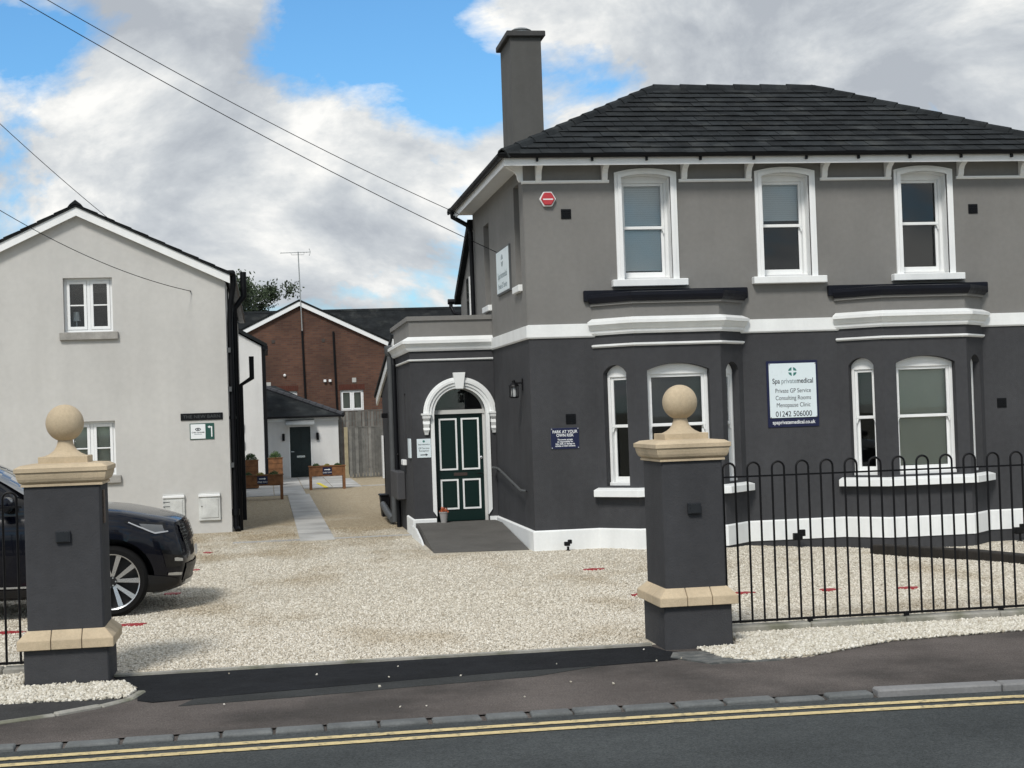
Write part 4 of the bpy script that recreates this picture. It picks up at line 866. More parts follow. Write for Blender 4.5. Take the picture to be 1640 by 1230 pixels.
# ------------------------------------------------------------------ car
CX, CY = -0.86, 18.27      # nose, centre line; faces +X
car = thing('car', (CX-2.4, CY, 0), 'dark blue sport utility car parked behind the gate pillar', 'car')
ST = np.array([0, .10, .25, .50, .83, 1.2, 1.55, 1.9, 2.6, 3.2, 3.72, 4.2, 4.55, 4.75])
ZB = np.array([.27, .24, .22, .22, .22, .22, .22, .22, .22, .22, .22, .26, .34, .45])
ZT = np.array([1.0, 1.035, 1.072, 1.12, 1.168, 1.198, 1.215, 1.222, 1.225, 1.225, 1.23, 1.23, 1.21, 1.12])
WD = np.array([.70, .80, .885, .945, .965, .965, .965, .965, .965, .965, .965, .955, .90, .82])
def cint(x, ys): 
    i = np.clip(np.searchsorted(ST, x)-1, 0, len(ST)-2); t = (x-ST[i])/(ST[i+1]-ST[i]); 
    m = np.gradient(ys, ST); h = ST[i+1]-ST[i]
    return (2*t**3-3*t**2+1)*ys[i]+(t**3-2*t**2+t)*h*m[i]+(-2*t**3+3*t**2)*ys[i+1]+(t**3-t**2)*h*m[i+1]
def section(x):
    zb, zt, w = cint(x, ZB), cint(x, ZT), cint(x, WD); h = zt-zb
    P = [(0, zb), (w*0.80, zb), (w*0.93, zb+0.03*h), (w*0.965, zb+0.12*h), (w*0.975, zb+0.30*h), (w*0.99, zb+0.48*h), (w*1.0, zb+0.64*h), (w*0.992, zb+0.76*h), (w*0.965, zb+0.86*h), (w*0.915, zb+0.935*h), (w*0.84, zb+0.97*h), (w*0.60, zb+0.99*h), (w*0.3, zb+1.0*h), (0, zb+1.005*h)]
    return P
def nosef(z): return 0.10*max(0, (z-0.62)/0.38)**1.3+0.07*max(0, (0.48-z)/0.22)
def shape(x, y, z):
    fade = max(0, 1-x/0.75); xx = x+fade*(nosef(z)+0.20*(abs(y)/0.95)**2.4)
    return (CX-xx, CY-y, z)
xs_ = np.concatenate([np.linspace(0, 0.8, 26), np.linspace(0.86, 4.75, 50)])
mb = MB(); ring = None
for x in xs_:
    P = section(x); full = P+[(-y, z) for y, z in P[-2:0:-1]]; k = len(full); mb.v += [shape(x, y, z) for y, z in full]
mb.f = [(i*k+j, i*k+(j+1) % k, (i+1)*k+(j+1) % k, (i+1)*k+j) for i in range(len(xs_)-1) for j in range(k)]
# front and rear caps with inner rings
def cap(i):
    ringi = list(range(i*k, (i+1)*k)); P = [Vector(mb.v[q]) for q in ringi]; c = sum(P, Vector())/k; b = len(mb.v); prev = ringi
    for s in (0.75, 0.45, 0.15):
        cur = []
        for p in P:
            q = c+(p-c)*s
            if i == 0: q.x = CX-(nosef(q.z)+0.20*(abs(q.y-CY)/0.95)**2.4)+0.0
            mb.v.append(tuple(q)); cur.append(len(mb.v)-1)
        mb.f += [(prev[j], prev[(j+1) % k], cur[(j+1) % k], cur[j]) for j in range(k)]; prev = cur
    mb.f.append(tuple(prev))
cap(0); cap(len(xs_)-1)
body = mb.build('body', CARP, car, smooth=True)
def boolean_cut(o, cutters):
    for cu in cutters:
        md = o.modifiers.new('b', 'BOOLEAN'); md.operation = 'DIFFERENCE'; md.object = cu; md.solver = 'EXACT'
    dg = bpy.context.evaluated_depsgraph_get(); me = bpy.data.meshes.new_from_object(o.evaluated_get(dg)); o.modifiers.clear(); old = o.data; o.data = me
    for cu in cutters: bpy.data.objects.remove(cu)
WX = (0.84, 3.74); RT = 0.385; WZ = 0.385
cutters = []
for wx in WX:
    for s in (-1, 1):
        cutters.append(MB().lathe((CX-wx, CY+s*0.86, WZ+0.01), [(0.45, -0.26), (0.45, 0.26)], 40, 'Y').build('cut', CARB))
boolean_cut(body, cutters)
body.data.polygons.foreach_set('use_smooth', [True]*len(body.data.polygons)); body.data.set_sharp_from_angle(angle=rad(40))
def side_y(x, z):
    P = section(x)
    for (y0, z0), (y1, z1) in zip(P[1:-1], P[2:]):
        if z0 <= z <= z1 and z1 > z0: return y0+(y1-y0)*(z-z0)/(z1-z0)
    return P[6][0]
def patch(name, poly_top, poly_bot, n, mat, off=0.006, parent=None, th=0.02):
    """surface strip on the near and far flank between two (x,z) polylines"""
    for s in (1, -1):
        m = MB(); T = np.array(poly_top); B_ = np.array(poly_bot); A1, A2, A3, A4 = [], [], [], []
        rows = []
        for j in range(5):
            r = []
            for i in range(n+1):
                t = i/n; p = np.array([np.interp(t, np.linspace(0, 1, len(T)), T[:, c]) for c in (0, 1)]); q = np.array([np.interp(t, np.linspace(0, 1, len(B_)), B_[:, c]) for c in (0, 1)])
                x, z = p+(q-p)*j/4; y = side_y(x, z)+off; vv = shape(x, s*y, z); r.append((vv[0]+off*0.8*max(0, 1-x/0.7), vv[1], vv[2]))
            rows.append(r)
        for j in range(4): m.strip(rows[j], rows[j+1])
        m.build(name, mat, parent or car, smooth='all')
patch('headlight', [(0.10, 0.985), (0.34, 1.005), (0.66, 1.035)], [(0.075, 0.885), (0.20, 0.868), (0.66, 1.02)], 16, CARG, 0.005)
patch('headlight_lens', [(0.13, 0.965), (0.30, 0.985), (0.42, 0.995)], [(0.11, 0.895), (0.22, 0.885), (0.36, 0.935)], 14, LENS, 0.009)
patch('running_light', [(0.08, 0.900), (0.22, 0.893), (0.36, 0.95), (0.58, 1.022)], [(0.08, 0.886), (0.22, 0.876), (0.365, 0.936), (0.59, 1.014)], 18, DRL, 0.011)
patch('side_trim', [(1.30, 0.34), (3.2, 0.36)], [(1.30, 0.24), (3.2, 0.24)], 24, CARB, 0.008)
patch('sill_strip', [(1.30, 0.375), (3.2, 0.395)], [(1.30, 0.355), (3.2, 0.375)], 24, CHROME, 0.012)
patch('door_seam', [(1.46, 1.10), (1.468, 1.10)], [(1.40, 0.42), (1.408, 0.42)], 2, CARB, 0.002)
patch('door_seam', [(2.55, 1.10), (2.558, 1.10)], [(2.52, 0.42), (2.528, 0.42)], 2, CARB, 0.002)
patch('lower_bumper', [(0.02, 0.36), (0.12, 0.40), (0.38, 0.44)], [(0.03, 0.29), (0.15, 0.255), (0.40, 0.25)], 12, CARB, 0.012)
patch('bumper_blade', [(0.005, 0.43), (0.06, 0.44), (0.13, 0.44)], [(0.005, 0.40), (0.06, 0.405), (0.13, 0.415)], 10, CHROME, 0.014)
patch('air_intake', [(0.015, 0.66), (0.08, 0.68), (0.19, 0.70)], [(0.01, 0.50), (0.08, 0.50), (0.16, 0.51)], 10, CARG, 0.007)
patch('fog_trim', [(0.005, 0.585), (0.05, 0.60), (0.075, 0.60)], [(0.005, 0.555), (0.05, 0.56), (0.075, 0.565)], 8, CHROME, 0.014)
# grille, number plate and badge strip on the front
def front(name, y0, y1, z0, z1, mat, off, n=12, parent=None):
    m = MB(); rows = []
    for j in range(5):
        z = z0+(z1-z0)*j/4; rows.append([(CX-(nosef(z)+0.20*(abs(y)/0.95)**2.4)+off, CY-y, z) for y in np.linspace(y0, y1, n+1)])
    for j in range(4): m.strip(rows[j], rows[j+1])
    return m.build(name, mat, parent or car, smooth='all')
gr = front('grille', -0.60, 0.60, 0.76, 0.955, CARG, 0.012)
for j in range(5):
    for i in range(19): front('grille_mesh', -0.58+i*0.062+(0.03 if j % 2 else 0), -0.545+i*0.062+(0.03 if j % 2 else 0), 0.775+j*0.036, 0.798+j*0.036, CARB, 0.026, 1, gr)
front('number_plate', -0.26, 0.26, 0.58, 0.69, M('number_plate', (0.6, 0.6, 0.58), 0.4, 0.02, 4), 0.03)
front('lower_grille', -0.62, 0.62, 0.32, 0.52, CARB, 0.012); front('skid_plate', -0.55, 0.55, 0.285, 0.335, CHROME, 0.02)
front('bonnet_emblem_strip', -0.30, 0.30, 0.965, 0.982, CHROME, 0.012)
# greenhouse
def gsec(x):
    t = [1.52, 1.75, 2.0, 2.25, 2.55, 3.2, 3.8, 4.2, 4.45, 4.62]; zt = [1.20, 1.41, 1.57, 1.69, 1.76, 1.79, 1.78, 1.71, 1.56, 1.30]
    z = np.interp(x, t, zt); wb = 0.90-0.02*(x > 4); wt = 0.90-0.24*(z-1.2)/0.58
    return z, wb, wt
gxs = np.linspace(1.52, 4.62, 40); mb = MB(); kk = 0
for x in gxs:
    z, wb, wt = gsec(x); P = [(wb, 1.13), (wb*0.995, 1.2), ((wb+wt)/2, (1.2+z)/2), (wt, z-0.11*min(1, (z-1.2)/0.12)), (wt*0.9, z-0.07*min(1, (z-1.2)/0.12)), (wt*0.5, z-0.01), (0, z+0.018)]
    P = P+[(-a, b) for a, b in P[-2::-1]]; kk = len(P); mb.v += [(CX-x, CY-a, b) for a, b in P]
mb.f = [(i*kk+j, i*kk+j+1, (i+1)*kk+j+1, (i+1)*kk+j) for i in range(len(gxs)-1) for j in range(kk-1)]
gh = mb.build('greenhouse', CARG, car, smooth=True)
def gpatch(name, x0, x1, f0, f1, mat, off=0.006, n=10, shear=0):
    for s in (1, -1):
        m = MB(); rows = []
        for j in range(5):
            f = f0+(f1-f0)*j/4; r = []
            for i in range(n+1):
                x = x0+(x1-x0)*i/n+shear*f; z, wb, wt = gsec(x); r.append((CX-x, CY-s*(wb*0.995+(wt-wb*0.995)*f+off), 1.2+(z-1.2)*f*0.93))
            rows.append(r)
        for j in range(4): m.strip(rows[j], rows[j+1])
        m.build(name, mat, car, smooth='all')
gpatch('side_window', 2.0, 2.85, 0.08, 0.88, CGLASS, 0.008, 10, 0.35); gpatch('side_window', 3.0, 3.75, 0.08, 0.88, CGLASS, 0.008, 10, 0.25)
m = MB(); rows = []
for i in range(9):
    x = 1.58+(2.30-1.58)*i/8; z, wb, wt = gsec(x); rows.append([(CX-x+0.012, CY-a*(wt-0.05), z+0.036-0.105*a*a) for a in np.linspace(-1, 1, 13)])
for i in range(8): m.strip(rows[i], rows[i+1])
m.build('windscreen', M('windscreen_glass', (0.02, 0.025, 0.028), 0.03, 0, spec=1.0, coat=1.0), car, smooth='all')
for s in (1, -1):
    my = CY-s*1.04; mm = MB().lathe((CX-1.90, my, 1.27), [(0.02, -0.13), (0.075, -0.11), (0.088, 0.0), (0.08, 0.10), (0.02, 0.125)], 16, 'Y').build('wing_mirror', CARP, car, smooth=True); MB().tube([(CX-1.88, CY-s*0.90, 1.20), (CX-1.90, my, 1.235)], 0.025, 8).build('mirror_stalk', CARB, mm)
    MB().tube([(CX-2.2, CY-s*0.985, 0.93), (CX-2.42, CY-s*0.985, 0.94)], 0.016, 8).build('door_handle', CARP, car)
# wheels
for wx in WX:
    for s in (1, -1):
        c = (CX-wx, CY-s*0.955, WZ); d = s
        w = MB().lathe(c, [(0.29, d*0.0), (0.345, d*-0.004), (0.375, d*0.02), (RT, d*0.06), (RT, d*0.18), (0.37, d*0.225), (0.29, d*0.23)], 48, 'Y', False).build('wheel', RUBBER, car, smooth=True)
        MB().lathe(c, [(0.288, d*0.002), (0.300, d*-0.006), (0.300, d*0.01), (0.285, d*0.03), (0.285, d*0.20)], 48, 'Y', False).build('rim', CHROME, w, smooth=True)
        MB().lathe(c, [(0.284, d*0.11), (0.284, d*0.20)], 40, 'Y').build('wheel_well', CARB, w)
        sp = MB(); fw_ = Fr((c[0], c[1], c[2]), (1, 0, 0), (0, -s, 0))
        for q in range(5):
            for sgn in (-1, 1):
                an = rad(72*q+90+sgn*17); a2 = rad(72*q+90+sgn*9)
                p0 = (0.05*math.cos(a2), 0.05*math.sin(a2)); p1 = (0.287*math.cos(an), 0.287*math.sin(an)); t = np.array(p1)-np.array(p0); t /= np.hypot(*t); nn = np.array((-t[1], t[0]))
                V = []
                for (pp_, w_, dd) in ((p0, 0.016, -0.035), (p1, 0.027, -0.006)):
                    for e in (-1, 1):
                        for dz in (0, -0.03): V.append(fw_.pt(pp_[0]+nn[0]*w_*e, dd+dz, pp_[1]+nn[1]*w_*e))
                sp.add(V, [(0, 2, 6, 4), (1, 5, 7, 3), (0, 4, 5, 1), (2, 3, 7, 6), (0, 1, 3, 2), (4, 6, 7, 5)])
        sp.build('spokes', CHROME, w); MB().lathe(c, [(0.055, d*0.03), (0.055, d*0.075), (0.04, d*0.08)][::-1], 20, 'Y').build('hub', CARB, w)
        for q in range(5): MB().lathe((c[0]+0.042*math.cos(rad(72*q)), c[1], c[2]+0.042*math.sin(rad(72*q))), [(0.009, d*0.02), (0.009, d*0.035)], 6, 'Y').build('wheel_nut', GALV, w)

# ------------------------------------------------------------------ pale barn on the left
YL = 29.61; XB = -0.69; XA = -3.335; XLL = 2*XA-XB
barn = thing('barn_house', (XA, 35, 0), 'pale rendered gabled house with white bargeboards and two small windows', 'house')
BF = Fr((0, YL, 0), (1, 0, 0), (0, -1, 0))
EV = 4.72; AP = 5.98
mb = MB()
w1 = (-3.62, -2.74, 3.80, 4.80); w2 = (-3.62, -2.76, 1.15, 2.15)
mb.fbox(BF, XLL, w1[0], -0.3, 0, -0.02, EV); mb.fbox(BF, w1[1], XB, -0.3, 0, -0.02, EV); mb.fbox(BF, w1[0], w1[1], -0.3, 0, -0.02, w2[2]); mb.fbox(BF, w1[0], w1[1], -0.3, 0, w2[3], w1[2])
mb.prism(BF, [(XLL, EV), (w1[0], EV), (w1[0], w1[3]), (w1[1], w1[3]), (w1[1], EV), (XB, EV), (XA, AP)], -0.3, 0)
mb.fbox(BF, w2[1], w1[1], -0.3, 0, w2[2], w2[3])
mb.box(XB-0.3, XB, YL+0.3, 44, -0.02, EV); mb.box(XLL, XLL+0.3, YL+0.3, 44, -0.02, EV); mb.box(XLL, XB, 43.7, 44, -0.02, EV)
mb.build('wall', CREAM, barn)
MB().fbox(BF, XLL, XB-0.01, -0.2, -0.03, -0.35, -0.015).build('base_course', M('black_base', (0.02, 0.02, 0.02), 0.9, 0.3, 4), barn)
MB().box(XLL+0.3, XB-0.3, YL+2.2, YL+2.3, 0, 4.7).box(XLL+0.3, XB-0.3, YL+0.3, 43.7, 2.5, 2.7).build('interior', DARKIN, barn)
sl_ = (AP-EV)/(XB-XA)
def rz(x): return AP+0.02-abs(x-XA)*sl_
rf = MB(); x0, x1 = XLL-0.10, XB+0.10
rf.prism(BF, [(x0, rz(x0)+0.10), (XA, AP+0.12), (x1, rz(x1)+0.10), (x1, rz(x1)+0.145), (XA, AP+0.165), (x0, rz(x0)+0.145)], -14.6, 0.17); rf.build('roof', FARROOF, barn)
bb = MB(); bb.prism(BF, [(x0, rz(x0)-0.06), (XA, AP-0.045), (x1, rz(x1)-0.06), (x1, rz(x1)+0.095), (XA, AP+0.115), (x0, rz(x0)+0.095)], 0.10, 0.14); bb.build('bargeboard', JOIN, barn)
MB().prism(BF, [(x0, rz(x0)-0.01), (XA, AP+0.01), (x1, rz(x1)-0.01), (x1, rz(x1)+0.02), (XA, AP+0.04), (x0, rz(x0)+0.02)], 0.0, 0.10).build('verge_soffit', JOIN, barn)
MB().prism(BF, [(XA-0.14, AP+0.11), (XA, AP+0.17), (XA+0.14, AP+0.11), (XA+0.10, AP+0.16), (XA+0.0, AP+0.24), (XA-0.10, AP+0.16)], -14.6, 0.19).build('ridge_tile', SLATE, barn)
q = 0.30
for k in range(9):   # exposed slate edges along the visible verge
    for s in (-1, 1):
        xa = XA+s*(0.10+k*q); xb_ = XA+s*(0.10+(k+1)*q-0.01)
        MB().prism(BF, [(xa, rz(xa)+0.145), (xb_, rz(xb_)+0.145), (xb_, rz(xb_)+0.164), (xa, rz(xa)+0.150)], -0.5, 0.185).build('verge_slate', SLATE, barn)
def casement(parent, fr, a0, a1, z0, z1, rec=0.12, name='window', bar=True, blindm=None):
    m = MB(); d = -rec; e = 0.05
    m.fbox(fr, a0, a1, d-0.06, d, z0, z0+e).fbox(fr, a0, a1, d-0.06, d, z1-e, z1).fbox(fr, a0, a0+e, d-0.06, d, z0+e, z1-e).fbox(fr, a1-e, a1, d-0.06, d, z0+e, z1-e); am = (a0+a1)/2; m.fbox(fr, am-0.03, am+0.03, d-0.06, d, z0+e, z1-e)
    w = m.build(name, UPVC, parent, bevel=0.004)
    for p, q in ((a0+e, am-0.03), (am+0.03, a1-e)):
        s = MB(); g = 0.055; s.fbox(fr, p+.003, q-.003, d-0.05, d+0.012, z0+e, z0+e+g).fbox(fr, p+.003, q-.003, d-0.05, d+0.012, z1-e-g, z1-e).fbox(fr, p+.003, p+g, d-0.05, d+0.012, z0+e+g, z1-e-g).fbox(fr, q-g, q-.003, d-0.05, d+0.012, z0+e+g, z1-e-g)
        if bar: zm = (z0+z1)/2; s.fbox(fr, p+g, q-g, d-0.03, d+0.004, zm-0.012, zm+0.012)
        s.fbox(fr, p+0.09, q-0.09, d+0.012, d+0.02, z1-e-0.022, z1-e-0.008)
        s.build('casement', UPVC, w, bevel=0.003); MB().fbox(fr, p+g, q-g, d-0.024, d-0.020, z0+e+g, z1-e-g).build('pane', GLASS, w)
    if blindm: blind(w, fr, a0+e, a1-e, d-0.12, z0+e, z1-e, blindm)
    return w
for w, b_ in ((w1, None), (w2, BLINDG)):
    wn = casement(barn, BF, *w, blindm=b_)
    MB().fbox(BF, w[0]-0.08, w[1]+0.09, -0.02, 0.07, w[2]-0.15, w[2]-0.005).build('sill', SILLC, wn, bevel=0.01)
lm = thing('table_lamp', (-3.4, YL+0.45, 3.80), 'white table lamp inside the upper window of the pale house', 'lamp'); MB().lathe((-3.44, YL+0.42, 4.03), [(0.075, 0), (0.055, 0.17)], 16).build('shade', UPVC, lm); MB().lathe((-3.44, YL+0.42, 3.80), [(0.05, 0), (0.02, 0.02), (0.015, 0.235)], 10).build('stand', UPVC, lm)
MB().fbox(BF, -3.60, -2.76, -0.70, -0.30, 3.76, 3.798).build('window_board', UPVC, barn)
for i, (a, b) in enumerate(((-1.94, -1.54), (-1.29, -0.89))):
    z0, z1 = 0.235, 0.745
    mbx = MB().fbox(BF, a, b, -0.01, 0.05, z0, z1).build('meter_box', METER, barn, bevel=0.008)
    MB().fbox(BF, a+0.04, b-0.04, 0.05, 0.062, z0+0.05, z1-0.10).build('meter_door', METER, mbx, bevel=0.006)
    MB().fbox(BF, a+0.0, b-0.0, 0.05, 0.075, z1-0.07, z1-0.02).build('drip_lip', UPVC, mbx, bevel=0.008)
    if i == 0:
        for zz in (0.60, 0.52): MB().fbox(BF, a+0.01, a+0.13, 0.05, 0.066, zz, zz+0.012).build('hinge', GREYP, mbx)
    else: MB().lathe((a+0.06, YL-0.062, 0.5), [(0.012, 0), (0.012, -0.006)], 8, 'Y').build('lock', BLACKP, mbx)
# downpipes at the corner
px_ = XB+0.09
MB().tube([(XB+0.16, YL+0.0, 4.80), (XB+0.16, YL+0.0, 4.62), (px_, YL+0.1, 4.25), (px_-0.02, YL+0.12, 3.9), (px_-0.02, YL+0.12, 0.1), (px_+0.02, YL+0.0, 0.02)], 0.055, 10).lathe((px_-0.02, YL+0.12, 2.1), [(0.066, 0), (0.066, 0.06)], 10).lathe((px_-0.02, YL+0.12, 0.3), [(0.075, 0), (0.075, 0.12)], 10).build('downpipe', BLACKP, barn, smooth=True)
MB().tube([(XB+0.34, YL+0.35, 4.88), (XB+0.34, YL+0.35, 4.42), (XB+0.15, YL+0.35, 4.18), (XB+0.14, YL+0.35, 0.0)], 0.062, 10).build('soil_pipe', BLACKP, barn, smooth=True)
MB().tube([(XB+0.42, 33.0, 3.4), (XB+0.42, 33.0, 2.95), (XB+0.18, 33.0, 2.8), (XB+0.18, 33.0, 0.0)], 0.055, 10).build('soil_pipe', BLACKP, barn, smooth=True)
MB().box(XB+0.02, XB+0.20, YL-0.13, 44.2, EV+0.06, EV+0.16).build('gutter', BLACKP, barn, bevel=0.03)
MB().tube([(XB+0.03, YL+0.7, 4.6), (XB+0.03, YL+0.7, 0.2)], 0.012, 6).build('cable_run', BLACKP, barn)
for z in (2.62, 3.35, 1.2): MB().box(XB, XB+0.07, YL+0.02, YL+0.07, z, z+0.09).build('pipe_clip', GREYP, barn)
nm = thing('name_sign', (-1.19, YL, 2.17), 'long black house name sign reading the new barn', 'sign')
MB().fbox(BF, -1.57, -0.80, 0, 0.02, 2.105, 2.235).build('board', BLACKP, nm, bevel=0.004); text('lettering', 'THE NEW BARN', BF, -1.185, 0.0205, 2.168, 0.085, GOLD, nm, sx=1.1)
ds = thing('direction_sign', (-1.19, YL, 1.9), 'white and green direction sign with bent arrow below the name sign', 'sign')
MB().fbox(BF, -1.41, -0.965, 0, 0.015, 1.745, 2.045).build('board', SIGNG, ds, bevel=0.003); MB().fbox(BF, -1.395, -1.125, 0.015, 0.019, 1.76, 2.03).build('panel', M('bright_white_sign', (0.74, 0.77, 0.78), 0.4, 0.02, 3), ds)
ey = MB()
for (rx, rz_, m0) in ((0.052, 0.028, 0.036),):
    n = 20
    for i in range(n):
        q0, q1 = 2*math.pi*i/n, 2*math.pi*(i+1)/n; ey.prism(BF, [(-1.26+rx*math.cos(q0), 1.935+rz_*math.sin(q0)), (-1.26+rx*math.cos(q1), 1.935+rz_*math.sin(q1)), (-1.26+rx*.7*math.cos(q1), 1.935+rz_*.55*math.sin(q1)), (-1.26+rx*.7*math.cos(q0), 1.935+rz_*.55*math.sin(q0))], 0.0185, 0.021)
    ey.prism(BF, [(-1.26+0.014*math.cos(2*math.pi*i/12), 1.935+0.014*math.sin(2*math.pi*i/12)) for i in range(12)], 0.0185, 0.021)
ey.build('logo', INK, ds)
text('lettering', 'CHELTENHAM', BF, -1.26, 0.0195, 1.875, 0.036, INK, ds, bold=0.0006); MB().fbox(BF, -1.33, -1.19, 0.0185, 0.0205, 1.838, 1.846).build('label_strip', INKG, ds)
MB().prism(BF, [(-1.0, 1.79), (-1.0, 1.985), (-1.045, 1.985), (-1.045, 2.0), (-1.085, 1.974), (-1.045, 1.948), (-1.045, 1.963), (-1.022, 1.963), (-1.022, 1.79)], 0.0145, 0.018).build('arrow', WINK, ds)

# ------------------------------------------------------------------ white annexe behind the barn
an = thing('annexe', (-2, 53, 0), 'narrow white rendered house end seen past the black downpipes', 'house')
AF = Fr((0, 50, 0), (1, 0, 0), (0, -1, 0))
MB().prism(AF, [(-6, -0.1), (-0.09, -0.1), (-0.09, 4.40), (-3.0, 6.1), (-6, 4.4)], -4.9, 0).build('wall', ANNX, an)
MB().prism(AF, [(0.08, 4.36), (0.10, 4.46), (-3.0, 6.28), (-6.2, 4.46), (-6.2, 4.36), (-3.0, 6.14)], -4.95, 0.12).build('roof', SLATE, an)
MB().tube([(-0.02, 50.05, 4.4), (-0.02, 50.05, 0.0)], 0.055, 8).build('downpipe', BLACKP, an, smooth=True); MB().box(-0.05, 0.12, 49.9, 54.8, 4.28, 4.4).build('gutter', BLACKP, an)
for z in (1.75, 1.2): MB().fbox(AF, -0.80, -0.70, 0, 0.08, z, z+0.22).build('wall_light', GALV, an)

# ------------------------------------------------------------------ reception building
rb = thing('reception_building', (1.2, 57, 0), 'small white building with slate hip roof and black front door', 'building')
RF = Fr((0, 55, 0), (1, 0, 0), (0, -1, 0))
mb = MB(); wall(mb, RF, -0.5, 2.48, -0.1, 2.14, 0.25, [(0.76, 1.54, -0.02, 1.80, 0)]); mb.box(2.23, 2.48, 55.25, 58.5, -0.1, 2.14); mb.build('wall', ANNX, rb)
MB().fbox(RF, -0.5, 2.50, -0.02, 0.03, 1.98, 2.10).build('fascia', UPVC, rb)
MB().add([(-1.4, 54.8, 2.13), (2.66, 54.8, 2.13), (2.66, 60, 2.13), (-1.4, 60, 2.13), (-1.4, 57.2, 3.28), (0.35, 57.2, 3.28)], [(0, 1, 5, 4), (1, 2, 5), (2, 3, 4, 5), (3, 0, 4), (0, 1, 2, 3)]).build('roof', FARROOF, rb)
p, q = Vector((2.66, 54.8, 2.15)), Vector((0.0, 57.0, 3.22))
for i in range(12):
    a = p.lerp(q, i/12); b = p.lerp(q, (i+1.1)/12); MB().tube([a, b], [0.10, 0.085], 8).build('hip_tile', SLATEB, rb)
MB().box(-1.4, 2.70, 54.70, 54.80, 2.08, 2.16).build('gutter', BLACKP, rb, bevel=0.02)
d = MB().fbox(RF, 0.79, 1.51, -0.14, -0.09, 0.02, 1.775).build('door', BDOOR, rb)
for a in (0.87, 1.18):
    MB().fbox(RF, a, a+0.25, -0.09, -0.08, 0.95, 1.65).build('door_panel', BDOOR, d, bevel=0.02); MB().fbox(RF, a, a+0.25, -0.09, -0.08, 0.15, 0.62).build('door_panel', BDOOR, d, bevel=0.02)
MB().fbox(RF, 1.02, 1.30, -0.09, -0.065, 0.70, 0.77).build('letter_plate', CHROME, d); MB().fbox(RF, 0.82, 0.93, -0.09, -0.04, 0.90, 0.925).build('door_handle', CHROME, d)
MB().fbox(RF, 0.76, 0.79, -0.14, -0.02, 0.0, 1.80).fbox(RF, 1.51, 1.54, -0.14, -0.02, 0.0, 1.80).fbox(RF, 0.79, 1.51, -0.14, -0.02, 1.775, 1.80).build('door_frame', UPVC, rb)
MB().prism(Fr((0, 55, 0), (0, -1, 0), (1, 0, 0)), [(0, 1.85), (0.5, 1.84), (0.5, 1.88), (0.3, 1.98), (0, 2.03)], 0.66, 1.64).build('door_canopy', GALV, rb)
for a in (0.57, 1.75): MB().fbox(RF, a-0.045, a+0.045, 0, 0.09, 1.30, 1.55).build('wall_light', BLACKM, rb, bevel=0.01)

# ------------------------------------------------------------------ brick building at the back
bk = thing('brick_building', (2, 64, 0), 'brown brick building with white gable verges and slate roof', 'building')
KF = Fr((0, 62, 0), (1, 0, 0), (0, -1, 0)); KA = 1.42; KE = 4.74; KW = 3.72; KP = 6.55
kw1 = (0.36, 1.23, 2.30, 3.15); kw2 = (2.92, 3.835, 2.30, 3.125)
mb = MB(); wall(mb, KF, KA-KW, KA+KW, -0.1, KE, 0.3, [(kw1[0], kw1[1], kw1[2], kw1[3], 0), (kw2[0], kw2[1], kw2[2], kw2[3], 0)]); mb.prism(KF, [(KA-KW, KE), (KA+KW, KE), (KA, KP)], -0.3, 0); mb.box(-9, 16, 64.5, 64.8, -0.1, 4.9); mb.build('wall', BRICK, bk)
for w in (kw1, kw2):
    casement(bk, KF, *w, rec=0.08, bar=False, blindm=BLINDG)
    hd = MB()
    for i in range(14): a = w[0]-0.06+i*(w[1]-w[0]+0.12)/14; hd.fbox(KF, a, a+(w[1]-w[0]+0.12)/14-0.012, -0.02, 0.008, w[3], w[3]+0.22)
    hd.build('soldier_course', M('dark_red_brick', (0.075, 0.022, 0.014), 0.9, 0.2, 8), bk)
def kz(x): return KP-abs(x-KA)*(KP-KE)/KW
x0, x1 = KA-KW-0.12, KA+KW+0.12
MB().prism(KF, [(x0, kz(x0)+0.12), (KA, KP+0.12), (x1, kz(x1)+0.12), (x1, kz(x1)+0.2), (KA, KP+0.2), (x0, kz(x0)+0.2)], -6, 0.16).build('gable_roof', FARROOF, bk)
MB().prism(KF, [(x0, kz(x0)-0.06), (KA, KP-0.06), (x1, kz(x1)-0.06), (x1, kz(x1)+0.12), (KA, KP+0.12), (x0, kz(x0)+0.12)], 0.0, 0.14).build('bargeboard', UPVC, bk)
MB().add([(-9, 64.0, 4.6), (17, 64.0, 4.6), (17, 67.5, 6.63), (-9, 67.5, 6.63), (17, 71, 4.6), (-9, 71, 4.6)], [(0, 1, 2, 3), (3, 2, 4, 5), (0, 3, 5), (1, 4, 2), (0, 1, 4, 5)]).build('main_roof', FARROOF, bk)
MB().box(-9, 17, 67.42, 67.58, 6.60, 6.70).build('ridge', SLATE, bk)
for a, t in ((1.50, 5.5), (2.72, 5.45)): MB().tube([(a, 61.95, t), (a+0.06, 61.95, 2.3), (a+0.06, 61.95, 0)], 0.04, 8).build('soil_pipe', BLACKP, bk)
MB().fbox(KF, 3.40, 3.56, 0, 0.03, 3.42, 3.60).build('air_vent', M('pale_vent', (0.4, 0.4, 0.38), 0.7, 0.1, 8), bk); MB().fbox(KF, 0.05, 0.22, 0, 0.03, 3.34, 3.52).build('air_vent', M('pale_vent', (0.4, 0.4, 0.38)), bk)
for a in (2.28, 2.48): MB().fbox(KF, a, a+0.10, 0, 0.12, 3.46, 3.56).build('floodlight', UPVC, bk, bevel=0.01)
MB().lathe((0.77, 61.95, 3.77), [(0.01, -0.06), (0.05, -0.03), (0.06, 0.02), (0.02, 0.06)], 12).build('bulkhead_lamp', UPVC, bk, smooth=True)
